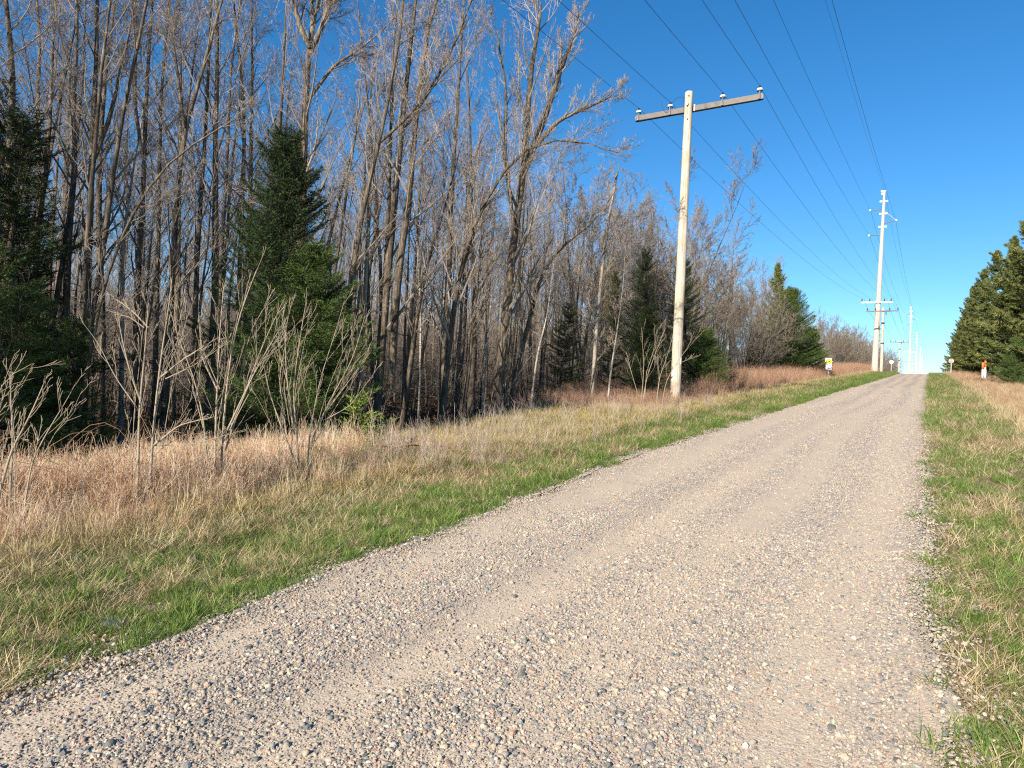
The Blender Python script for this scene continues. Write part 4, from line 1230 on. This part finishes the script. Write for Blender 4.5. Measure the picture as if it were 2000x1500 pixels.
sapling([[(1280, 812), (1287, 740), (1305, 690), (1316, 650)],
         [(1290, 812), (1300, 745), (1330, 695), (1375, 645)],
         [(1288, 735), (1284, 700)],
         [(1320, 712), (1350, 700), (1365, 695)]], 20.4, 2.6, 'thin bare sapling growing right in front of the wooden pole')
sapling([[(735, 905), (722, 850), (728, 800), (716, 770)], [(738, 900), (746, 850), (742, 810)]], 10.0, 4, 'little bare twiggy sapling before the bright seedling')


# red bramble canes arching at the left
bx, by = -7.9, 3.2
br = empty('bramble', (bx, by, float(gz(bx, by))), label='red arching bramble canes rising from the weeds at left', cat='bramble')
for _ in range(34):
    p = np.array([rng.normal(0, .7), rng.normal(0, .7), -.02]); az = rng.uniform(-.6, 2.0); l = rng.uniform(.9, 1.7); h = rng.uniform(.55, 1.0)
    s = np.linspace(0, 1, 8)[:, None]
    T = Tubes()
    T.add(p + np.array([math.cos(az), math.sin(az), 0]) * l * s + UP * h * np.sin(s * np.pi * .72), np.linspace(.0042, .002, 8), 4, rng.uniform(.1, .8))
    link('cane', T.mesh('cane', M['redweed'], True), br)


# ------------------------------------------------------------------ poles and wires
def cylinder_part(name, z0, z1, r0, r1, mat, parent, seg=20, ox=0, oy=0, ring=12):
    s = Solid(); zz = np.linspace(z0, z1, ring); s.lathe([(r0 + (r1 - r0) * k / (ring - 1), z) for k, z in enumerate(zz)], seg, (ox, oy, 0))
    o = link(name, s.mesh(name, mat, seg > 13), parent); return o


def pin_insulator(parent, x, y, z, s=1.0):
    a = Solid(); a.lathe([(.028 * s, 0), (.05 * s, .03 * s), (.105 * s, .045 * s), (.118 * s, .075 * s), (.10 * s, .125 * s), (.06 * s, .15 * s)], 16, (x, y, z + .10 * s))
    i = link('insulator', a.mesh('insulator', M['porcelain'], True), parent)
    b = Solid(); b.lathe([(.042 * s, 0), (.05 * s, .025 * s), (.036 * s, .06 * s), (.046 * s, .085 * s), (.02 * s, .10 * s)], 12, (x, y, z + .248 * s)); j = link('insulator_cap', b.mesh('insulator_cap', M['black'], True), i)
    c = Solid(); c.lathe([(.014 * s, -.22 * s), (.014 * s, .12 * s)], 8, (x, y - .075, z)); c.lathe([(.03, -.21 * s), (.03, -.17 * s)], 8, (x, y - .075, z)); k = link('pin', c.mesh('pin', M['galv']), i)
    # skirt underside ring
    d = Solid(); d.lathe([(.112 * s, 0), (.09 * s, .012 * s)], 16, (x, y, z + .135 * s)); k2 = link('skirt', d.mesh('skirt', M['black']), i)
    CHILD[i.name] = [j, k, k2]
    return i


Y1 = 23.0
X1 = -.3212 * Y1
base1 = float(gz(X1, Y1))
TOP1 = .4885 * Y1
p1 = empty('utility_pole', (X1, Y1, base1), label='weathered pale wooden utility pole with one long crossarm beside the road', cat='utility pole')
H1 = TOP1 - base1
shaft = Solid(); prof = []
for k in range(40):
    t = k / 39; prof.append((.178 - .045 * t, -.3 + (H1 + .3) * t))
prof.append((.118, H1 + .02))
shaft.lathe(prof, 26)
me = shaft.mesh('shaft', M['pole'], True)
for v in me.vertices:                      # checks and flats in the old wood
    a = math.atan2(v.co.y, v.co.x); f = 1 + .018 * math.sin(a * 5 + v.co.z * .4) + .012 * math.sin(a * 11 + 2) + .008 * math.sin(v.co.z * 3 + a * 2)
    v.co.x *= f; v.co.y *= f
link('shaft', me, p1)
ARMZ = .4672 * Y1 - base1
ax0, ax1 = -.4088 * Y1 - X1, -.2160 * Y1 - X1
s = Solid(); s.box(((ax0 + ax1) / 2, .24, ARMZ), (ax1 - ax0, .12, .185), bev=0)
arm = link('crossarm', s.mesh('crossarm', M['arm']), p1)
s = Solid(); s.box((ax1 + .004, .24, ARMZ), (.01, .085, .15)); s.box((ax0 - .004, .24, ARMZ), (.01, .085, .15)); link('end_cap', s.mesh('end_cap', M['arm_edge']), arm)
s = Solid(); s.box(((ax0 + ax1) / 2, .176, ARMZ - .086), (ax1 - ax0 - .01, .01, .016)); s.box(((ax0 + ax1) / 2, .24, ARMZ - .098), (ax1 - ax0 - .02, .10, .012)); link('lower_lip', s.mesh('lower_lip', M['black']), arm)
s = Solid(); s.box((0.16, .19, ARMZ), (.05, .10, .22)); s.box((-.16, .19, ARMZ), (.05, .10, .22)); s.lathe([(.03, 0), (.03, .04)], 8, (0, -.17, ARMZ), Matrix.Rotation(math.pi / 2, 3, 'X')); link('bracket', s.mesh('bracket', M['galv']), p1)
PINS = [-.4040 * Y1 - X1, -.3530 * Y1 - X1, -.2735 * Y1 - X1, -.2208 * Y1 - X1]
for q in PINS:
    pin_insulator(p1, q, .24, ARMZ + .09, .85)
T = Tubes(); u = np.linspace(0, 1, 8)[:, None]
a0 = np.array([PINS[1] - .35, .24, ARMZ + .50]); b0 = np.array([PINS[1], .1, ARMZ + .10])
T.add(a0 + (b0 - a0) * u + UP * (-.25 * np.sin(u * np.pi)), [.007] * 8, 5)
a0 = np.array([PINS[1], .24, ARMZ + .30]); b0 = np.array([-.16, .0, ARMZ + .35])
T.add(a0 + (b0 - a0) * u + UP * (.12 * np.sin(u * np.pi)), [.007] * 8, 5)
a0 = np.array([-.17, .0, ARMZ + .35]); b0 = np.array([-.2, .12, ARMZ - .1])
T.add(a0 + (b0 - a0) * u, [.007] * 8, 5)
link('jumper_wire', T.mesh('jumper_wire', M['wire']), p1)
s = Solid(); s.box((.165, -.05, 1.55), (.012, .07, .22), rz=.2); link('tag', s.mesh('tag', M['white']), p1)
for k, (zz, aa) in enumerate(((ARMZ + .33, -1.3), (ARMZ + .03, -1.4), (ARMZ - .5, -1.35))):
    s = Solid(); s.lathe([(.022, 0), (.022, .03)], 8, (.142 * math.cos(aa), .142 * math.sin(aa), zz), Matrix.Rotation(math.pi / 2, 3, 'X')); link('bolt', s.mesh('bolt', M['black']), p1)

# tall steel transmission pole with an underbuilt white crossarm
YS = 105.0; XS = -5.95


def steel_pole(x, y, label, H=24.9):
    r = empty('steel_pole', (x, y, float(gz(x, y))), label=label, cat='transmission pole', group='tall pale transmission poles along the road')
    kids = []

    def part(nm, o): kids.append(o); return o
    part('s', cylinder_part('shaft', .25, H, .42, .15, M['steel'], r, 12))
    s = Solid(); s.lathe([(.50, -.5), (.50, .25), (.44, .28)], 16); part('f', link('footing', s.mesh('footing', M['concrete']), r))
    for z, sgn, zi in ((H - 2.6, -1, 0), (H - 6.1, -1, 0), (H - 4.1, 1, 0)):
        T = Tubes(); rr = []
        n = 15
        x0, x1 = sgn * .22, sgn * 1.55
        pts = np.stack([np.linspace(x0, x1, n), np.zeros(n), np.linspace(z - (.35 if sgn > 0 else -.12), z + (.0 if sgn > 0 else .12), n)], -1)
        T.add(pts, [.075 if k % 2 else .045 for k in range(n)], 10, .5); o = link('post_insulator', T.mesh('post_insulator', M['insul']), r); part('i', o)
        s = Solid(); s.box((x1 + sgn * .05, 0, pts[-1][2]), (.16, .12, .2)); c = link('clamp', s.mesh('clamp', M['white']), o); CHILD[o.name] = [c]
        if sgn > 0:
            T = Tubes(); T.add(np.array([[.2, 0, z + 1.3], [1.5, 0, z + .05]]), [.03, .03], 6); part('b', link('brace', T.mesh('brace', M['galv']), r))
    for z in (H - 1.4, H - 3.1, H - 4.9):
        s = Solid(); s.box((-.38, 0, z), (.22, .16, .22)); s.box((.38, 0, z), (.22, .16, .22)); s.box((0, 0, z), (.7, .1, .1)); part('l', link('lug', s.mesh('lug', M['white']), r))
    s = Solid(); s.box((-.12, 0, H + .03), (.62, .16, .12)); s.box((-.28, 0, H - .35), (.14, .14, .3)); part('t', link('top_bracket', s.mesh('top_bracket', M['white']), r))
    s = Solid(); s.box((-.15, -.38, 9.62), (3.8, .12, .18)); o = part('c', link('crossarm', s.mesh('crossarm', M['white']), r)); CHILD[o.name] = []
    for q in (-1.95, -1.0, .75, 1.55):
        s = Solid(); s.lathe([(.02, 0), (.05, .12), (.09, .2), (.06, .32), (.03, .42)], 10, (q - .02, -.38, 9.7)); c = link('insulator', s.mesh('insulator', M['black'], True), o); CHILD[o.name].append(c)
    CHILD[r.name] = kids
    return r


sp = steel_pole(XS - .42, YS, 'tall pale steel pole near the crest, the biggest of the line')
sp.rotation_euler = (0, .42 / 24.9, 0)
copy_thing(sp, (-5.9, 268, float(gz(-5.9, 268))), label='second tall pale pole, rising behind the crest right of the biggest')
copy_thing(sp, (-5.9, 400, float(gz(-5.9, 400))), label='third tall pale pole, thin against the sky behind the crest')
copy_thing(sp, (-5.9, 560, float(gz(-5.9, 560))), label='fourth tall pale pole, short and faint at the end of the line')
copy_thing(sp, (-5.9, 720, float(gz(-5.9, 720))), label='last tiny pale pole barely showing above the crest')


def wood_pole(x, y, label, H=9.1):
    r = empty('utility_pole', (x, y, float(gz(x, y))), label=label, cat='utility pole', group='wooden poles between the tall ones')
    kids = [cylinder_part('shaft', -.3, H, .20, .14, M['pole'], r, 14)]
    s = Solid(); s.box((-.1, -.2, H - .45), (3.75, .12, .14)); a = link('crossarm', s.mesh('crossarm', M['arm']), r); kids.append(a); CHILD[a.name] = []
    for q in (-1.85, -.9, .72, 1.65):
        s = Solid(); s.lathe([(.02, 0), (.05, .1), (.08, .18), (.03, .34)], 10, (q, -.2, H - .38)); CHILD[a.name].append(link('insulator', s.mesh('insulator', M['black'], True), a))
    s = Solid(); s.box((.55, -.32, H - .48), (.55, .16, .16)); s.box((.34, -.34, H - .75), (.14, .14, .4)); kids.append(link('cutout_switch', s.mesh('cutout_switch', M['black']), r))
    s = Solid(); s.lathe([(.2, 0), (.2, .18)], 12, (0, 0, H - 2.1)); kids.append(link('band', s.mesh('band', M['black']), r))
    T = Tubes(); T.add(np.array([[-.2, -.1, H - 2.2], [-.5, -.2, H - 2.45], [-.45, -.2, H - 2.7], [-.18, -.1, H - 2.75]]), [.03] * 4, 6); kids.append(link('cable_loop', T.mesh('cable_loop', M['black']), r))
    s = Solid(); s.lathe([(.21, 0), (.21, .14)], 12, (0, 0, 3.9)); kids.append(link('lower_band', s.mesh('lower_band', M['black']), r))
    CHILD[r.name] = kids
    return r


wp = wood_pole(-5.36, 101.0, 'grey wooden pole standing right beside the biggest steel pole', 8.6)
copy_thing(wp, (-6.0, 180, float(gz(-6, 180))), label='wooden pole with dark crossarm between first and second steel poles')
copy_thing(wp, (-6.1, 338, float(gz(-6.1, 338))), label='small wooden pole seen between the second and third steel poles')
copy_thing(wp, (-6.1, 480, float(gz(-6.1, 480))), label='tiny wooden pole low at the crest beyond the third steel pole')


def wire(a, b, sag, r, label, cat='power line', group=None, n=48):
    a = np.array(a, float); b = np.array(b, float); u = np.linspace(0, 1, n)[:, None]
    pts = a + (b - a) * u - UP * (4 * sag * u * (1 - u))
    T = Tubes(); T.add(pts - a, [r] * n, 6); o = link('power_line', T.mesh('power_line', M['wire'])); o.location = tuple(a)
    return tag(o, label, cat, group)


pinz = base1 + ARMZ + .09 + .285
names = ['outermost left', 'inner left', 'inner right', 'outermost right']
gS = float(gz(XS, YS)); gW = float(gz(-5.58, 101.0))
for k, q in enumerate(PINS):
    xw = X1 + q; yw = Y1 + .24
    back = (xw, yw - 70, pinz - 70 * .0865)
    wire(back, (xw, yw, pinz), .55, .0068, 'near span wire coming overhead to the %s insulator of the near wooden pole' % names[k])
    xa = XS + (-1.97, -1.02, .73, 1.53)[k]
    wire((xw, yw, pinz), (xa, YS - .38, gS + 10.1), .9, .0068, 'wire running up the road from the %s insulator of the near wooden pole' % names[k])
    xb = -5.36 + (-1.85, -.9, .72, 1.65)[k]
    wire((xa, YS - .38, gS + 10.1), (xb, 100.8, gW + 8.6), .03, .012, 'short jumper at the %s end of the white crossarm' % names[k])
    wire((xb, 100.8, gW + 8.6), (-6.0 + (-1.85, -.9, .72, 1.65)[k], 179.8, float(gz(-6, 180)) + 8.6), .5, .012, 'thin line going over the crest from the %s pin of the grey wooden pole' % names[k])
Hh = 24.9
att = [(-1.6, Hh - 2.5, 'upper left arm'), (-1.6, Hh - 6.0, 'lower left arm'), (1.45, Hh - 4.1, 'right arm'), (0, Hh + .08, 'very top')]
gS2 = float(gz(-5.9, 268)); gS3 = float(gz(-5.9, 400))
for dx, dz_, nm in att:
    r_ = .011 if nm != 'very top' else .007
    wire((XS + dx, YS - 170, gS + dz_ - 170 * .0865), (XS + dx, YS, gS + dz_), 1.92, r_, 'high line crossing the upper sky to the %s of the biggest steel pole' % nm, n=90)
    wire((XS + dx, YS, gS + dz_), (-5.9 + dx, 268, gS2 + dz_), 1.9, r_ + .004, 'line leaving the %s of the biggest steel pole toward the crest' % nm)
    wire((-5.9 + dx, 268, gS2 + dz_), (-5.9 + dx, 400, gS3 + dz_), 1.2, r_ + .006, 'far line leaving the %s of the second steel pole' % nm)


# ------------------------------------------------------------------ signs and markers
def text_part(name, body, size, loc, mat, parent, rot=(math.pi / 2, 0, 0), ext=.002):
    c = bpy.data.curves.new(name, 'FONT'); c.body = body; c.size = size; c.extrude = ext; c.align_x = 'CENTER'; c.align_y = 'CENTER'
    tmp = bpy.data.objects.new(name, c); COL.objects.link(tmp)
    dg = bpy.context.evaluated_depsgraph_get(); me = bpy.data.meshes.new_from_object(tmp.evaluated_get(dg)); bpy.data.objects.remove(tmp)
    me.materials.clear(); me.materials.append(mat)
    o = link(name, me, parent); o.location = loc; o.rotation_euler = rot; return o


sx_, sy_ = -7.02, 61.0
t = empty('trail_sign', (sx_, sy_, float(gz(sx_, sy_))), rz=.12, label='white trail sign with yellow top and number plate in the brush', cat='sign')
s = Solid(); s.box((0, .02, .55), (.06, .04, 1.5)); s.box((.035, .02, .55), (.01, .06, 1.5)); link('post', s.mesh('post', M['galv']), t)
s = Solid(); s.box((0, 0, 1.62), (.46, .02, .40), M=Matrix.Rotation(-.03, 3, 'Y')); up = link('upper_board', s.mesh('upper_board', M['white']), t)
s = Solid(); s.box((.02, 0, 1.14), (.44, .02, .52), M=Matrix.Rotation(-.05, 3, 'Y')); lo = link('lower_board', s.mesh('lower_board', M['white']), t)
s = Solid(); R = Matrix.Rotation(math.pi / 2, 3, 'X')
s.prism([(-.30, -.05), (-.22, -.14), (-.20, -.20), (.20, -.20), (.22, -.14), (.30, -.05), (.22, .0), (.20, .08), (.10, .16), (-.10, .16), (-.20, .08), (-.22, .0)], 0, .012, (0, -.012, 1.60), R)
link('yellow_emblem', s.mesh('yellow_emblem', M['yellow']), t)
text_part('lettering', '10', .24, (.03, -.014, 1.02), M['ink'], lo)
s = Solid(); s.box((-.09, -.014, 1.28), (.12, .006, .035)); s.box((.1, -.014, 1.29), (.02, .006, .06)); s.box((.15, -.014, 1.29), (.02, .006, .06)); s.box((.125, -.014, 1.315), (.06, .006, .02)); link('marking', s.mesh('marking', M['ink']), lo)


def disc_sign(px_, py_, Y, dia, mats, name, label, text=None, octagon=False):
    v = ray(px_, py_); p = v * (Y / v[1]); g = float(gz(p[0], p[1]))
    r = empty(name, (p[0], p[1], g), label=label, cat='sign'); h = p[2] - g
    s = Solid(); s.box((0, .02, h / 2 - .1), (.06, .04, h + .2)); link('post', s.mesh('post', M['galv']), r)
    n = 8 if octagon else 24
    rr = dia / 2; off = math.pi / 8 if octagon else 0
    s = Solid(); s.prism([(rr * math.cos(2 * math.pi * k / n + off), rr * math.sin(2 * math.pi * k / n + off)) for k in range(n)], 0, .012, (0, -.01, h), R)
    link('plate', s.mesh('plate', mats[0]), r)
    if len(mats) > 1:
        rr *= .88; s = Solid(); s.prism([(rr * math.cos(2 * math.pi * k / n + off), rr * math.sin(2 * math.pi * k / n + off)) for k in range(n)], 0, .012, (0, -.016, h), R); link('face', s.mesh('face', mats[1]), r)
    if text: text_part('lettering', text, dia * .36, (0, -.032, h), M['white' if len(mats) > 1 else 'ink'], r)
    return r


disc_sign(1741, 707, 128, .62, [M['white']], 'road_sign', 'small round white sign beside the brush past the steel pole')
disc_sign(1858, 705, 95, .52, [M['white'], M['red']], 'stop_sign', 'small red and white stop sign before the right hand spruces', 'STOP', True)

for k, (px_, py_, hh) in enumerate(((1919, 735, 1.05), (1924, 739, 1.2))):
    v = ray(px_, py_); Y = 82 if k == 0 else 79; p = v * (Y / v[1]); g = float(gz(p[0], p[1]))
    z0 = min(p[2], g)
    r = empty('marker_post', (p[0], p[1], g), label=['orange topped white marker post, the farther left of the pair', 'orange topped white marker post, the nearer right of the pair'][k], cat='marker post', group='pipeline marker posts')
    cylinder_part('tube', -.3, 1.0 + .3 * k, .085, .085, M['white'], r, 14, ring=3)
    s = Solid(); s.lathe([(.095, 0), (.095, .62), (.06, .68), (.02, .70)], 14, (0, 0, .85 + .3 * k)); link('cap', s.mesh('cap', M['orange'], True), r)

# ------------------------------------------------------------------ things seen through the wood
def ground_point(px_, D):
    v = ray(px_, 745); v = v / math.hypot(v[0], v[1]); return v[0] * D, v[1] * D


def cabin(px_, D, w, d, h, label, name='cabin', rz=0.6):
    x, y = ground_point(px_, D)
    r = empty(name, (x, y, float(gz(x, y)) - .1), rz, label, 'cabin')
    s = Solid(); s.box((0, 0, h / 2), (w, d, h)); wall = link('wall', s.mesh('wall', M['cream']), r)
    s = Solid()
    hw, hd, e = w / 2, d / 2, .35
    V = [(-hw - e, -hd - e, h), (hw + e, -hd - e, h), (hw + e, hd + e, h), (-hw - e, hd + e, h), (-hw - e, 0, h + 1.0), (hw + e, 0, h + 1.0)]
    s.v = V; s.f = [[0, 1, 5, 4], [2, 3, 4, 5], [0, 4, 3], [1, 2, 5], [3, 2, 1, 0]]
    link('roof', s.mesh('roof', M['roof']), r)
    s = Solid(); s.box((0, -hd - e - .02, h + .02), (w + 2 * e, .05, .18)); link('fascia', s.mesh('fascia', M['white']), r)
    for q in (-.28, .22):
        s = Solid(); s.box((w * q, -hd - .01, h * .58), (.9, .04, .9)); wn_ = link('window', s.mesh('window', M['white']), r)
        s = Solid(); s.box((w * q, -hd - .035, h * .58), (.76, .02, .76)); link('pane', s.mesh('pane', M['glass']), wn_)
    return r


cabin(838, 82, 4.4, 3.5, 2.2, 'cream cabin with dark roof glimpsed between trunks left of centre', rz=TH + .35)
cabin(1157, 84, 3.2, 2.4, 1.9, 'small tan shed glimpsed through the wood left of the narrow fir', name='shed', rz=TH + .1)
x, y = ground_point(936, 72)
car = empty('parked_car', (x, y, float(gz(x, y)) - .02), TH + .5, 'white car parked behind the trees near the cream cabin', 'car')
s = Solid(); prof = [(-2.2, .3), (2.2, .3), (2.25, .75), (2.1, .92), (1.2, 1.0), (.55, 1.5), (-1.4, 1.52), (-2.05, 1.05), (-2.25, .9)]
s.prism([(a, b) for a, b in prof], -.85, .85, (0, 0, 0), Matrix.Rotation(math.pi / 2, 3, 'X'))
link('body', s.mesh('body', M['carpaint']), car)
s = Solid(); s.prism([(.95, 1.02), (.5, 1.42), (-.25, 1.44), (-.25, 1.02)], .855, .862, (0, 0, 0), Matrix.Rotation(math.pi / 2, 3, 'X')); s.prism([(-.35, 1.02), (-.35, 1.44), (-1.3, 1.44), (-1.75, 1.05)], .855, .862, (0, 0, 0), Matrix.Rotation(math.pi / 2, 3, 'X'))
link('window', s.mesh('window', M['glass']), car)
for sx in (-1.4, 1.4):
    for sy in (-.80, .80):
        s = Solid(); s.lathe([(.2, -.1), (.33, -.09), (.33, .09), (.2, .1)], 18, (sx, sy, .33), Matrix.Rotation(math.pi / 2, 3, 'X')); wh = link('wheel', s.mesh('wheel', M['black']), car)
        s = Solid(); s.lathe([(.19, -.115), (.19, .115)], 12, (sx, sy, .33), Matrix.Rotation(math.pi / 2, 3, 'X')); link('rim', s.mesh('rim', M['galv']), wh)

# fallen log, brush pile, stubs, slate piece, blond tuft
T = Tubes(); p0 = at_depth(1030, 757, 23); p1_ = at_depth(1085, 750, 23.6); b = np.array([p0[0], p0[1], float(gz(p0[0], p0[1])) + .12])
e = np.array([p1_[0], p1_[1], float(gz(p1_[0], p1_[1])) + .16]); T.add(np.linspace(b, e, 6) - b, [.11, .105, .1, .1, .095, .09], 9, .5)
o = link('fallen_log', T.mesh('fallen_log', plain('red_log', (.42, .22, .13), .9))); o.location = tuple(b); tag(o, 'reddish fallen log on the forest floor left of the small firs', 'log')
T = Tubes(); c0 = at_depth(782, 862, 11.0)
for _ in range(60):
    a = rng.uniform(0, 3.14); p = rng.normal(0, .22, 3) * np.array([1.6, 1, .25]) + UP * .1; dd = np.array([math.cos(a), math.sin(a), rng.normal(0, .15)]) * rng.uniform(.2, .5)
    T.add(np.stack([p - dd, p + rng.normal(0, .03, 3), p + dd]), [.012, .01, .005], 5, rng.uniform(0, .15))
o = link('brush_pile', T.mesh('brush_pile', M['leaf'])); o.location = (c0[0], c0[1], float(gz(c0[0], c0[1]))); tag(o, 'low dark pile of dead branches in the golden grass', 'brush pile')
v = ray(370, 1095); v = v * (3.26 / v[1]); st = empty('stump', (v[0], v[1], float(gz(v[0], v[1]))), label='tiny cut brown stubs sticking out of the verge grass', cat='stump')
for dx, dy, h in ((0, 0, .07), (.035, .02, .085), (.06, -.02, .06), (-.16, -.05, .05)):
    s = Solid(); s.lathe([(.015, -.03), (.011, h)], 7, (dx, dy, 0)); link('stub', s.mesh('stub', M['deadwood']), st)
v = ray(228, 1225); v = v * (2.27 / v[1]); s = Solid(); s.prism([(-.075, -.03), (.06, -.035), (.08, .02), (-.05, .035)], 0, .03, (0, 0, 0), Matrix.Rotation(.12, 3, 'X'))
o = link('slate_piece', s.mesh('slate_piece', M['slate'])); o.location = (v[0], v[1], float(gz(v[0], v[1])) + .012); o.rotation_euler = (.05, .1, .3); tag(o, 'dark flat piece of slate lying in the grass at lower left', 'stone')
v = ray(50, 1125); v = v * (2.5 / v[1]); me = blades(260, (.14, .34), .07, (.0, .45), .0035, .5, 1.0, .5, M['straw'], 'grass_tuft')
o = link('grass_tuft', me); o.location = (v[0], v[1], float(gz(v[0], v[1]))); tag(o, 'pale blond upright grass tuft at the lower left edge', 'grass tuft')

# tell the planted trees apart by what they stand between and how near they are
MARKS = [(-300, 'the left edge'), (100, 'the leftmost fir'), (290, 'the first pale sapling'), (440, 'the middle saplings'), (560, 'the tall dark spruce'), (715, 'the snapped trunk'),
         (790, 'the trunk clump'), (880, 'the arching tree'), (1030, 'the biggest tree'), (1160, 'the dead snag'), (1340, 'the wooden pole'), (1525, 'the far green spruce'), (1615, 'the yellow sign'), (1712, 'the steel pole'), (2600, 'the crest')]
ORD = ['nearest', 'second nearest', 'third nearest', 'fourth nearest', 'fifth nearest', 'sixth nearest', 'seventh nearest', 'eighth nearest', 'ninth nearest', 'tenth nearest', 'eleventh nearest', 'twelfth nearest', 'thirteenth nearest', 'fourteenth nearest']
bins = {}
for o in COL.objects:
    if o.get('group') in (WOODG, 'thin young trees of the wood', 'birches in the wood', 'scrub trees at the edge of the wood'):
        p = np.array(o.location) + np.array([0, 0, 2.0]); dpt = float(p @ CF)
        if dpt < 1: o['label'] = 'leafless tree of the wood standing beside the photographer, left of the photo'; continue
        xp = 1000 + FPX * float(p @ CR) / dpt
        b = max(i_ for i_, mk in enumerate(MARKS) if xp >= mk[0] or i_ == 0)
        bins.setdefault((o['group'], b), []).append((dpt, o))
for (g_, b), L_ in bins.items():
    L_.sort(key=lambda q: q[0])
    kind_ = {WOODG: 'plain grey tree', 'thin young trees of the wood': 'thin young tree', 'birches in the wood': 'white birch', 'scrub trees at the edge of the wood': 'tan scrub tree'}[g_]
    a_ = MARKS[b][1]; b_ = MARKS[min(b + 1, len(MARKS) - 1)][1]
    for k, (d_, o) in enumerate(L_):
        o['label'] = '%s, %s between %s and %s' % (kind_, ORD[k] if k < len(ORD) else 'set deep', a_, b_)

# prototypes that were never planted are removed
for r in protos + poles_thin + [birch] + scrub:
    if r.name not in first_used:
        for c in CHILD[r.name]: bpy.data.objects.remove(c)
        bpy.data.objects.remove(r)
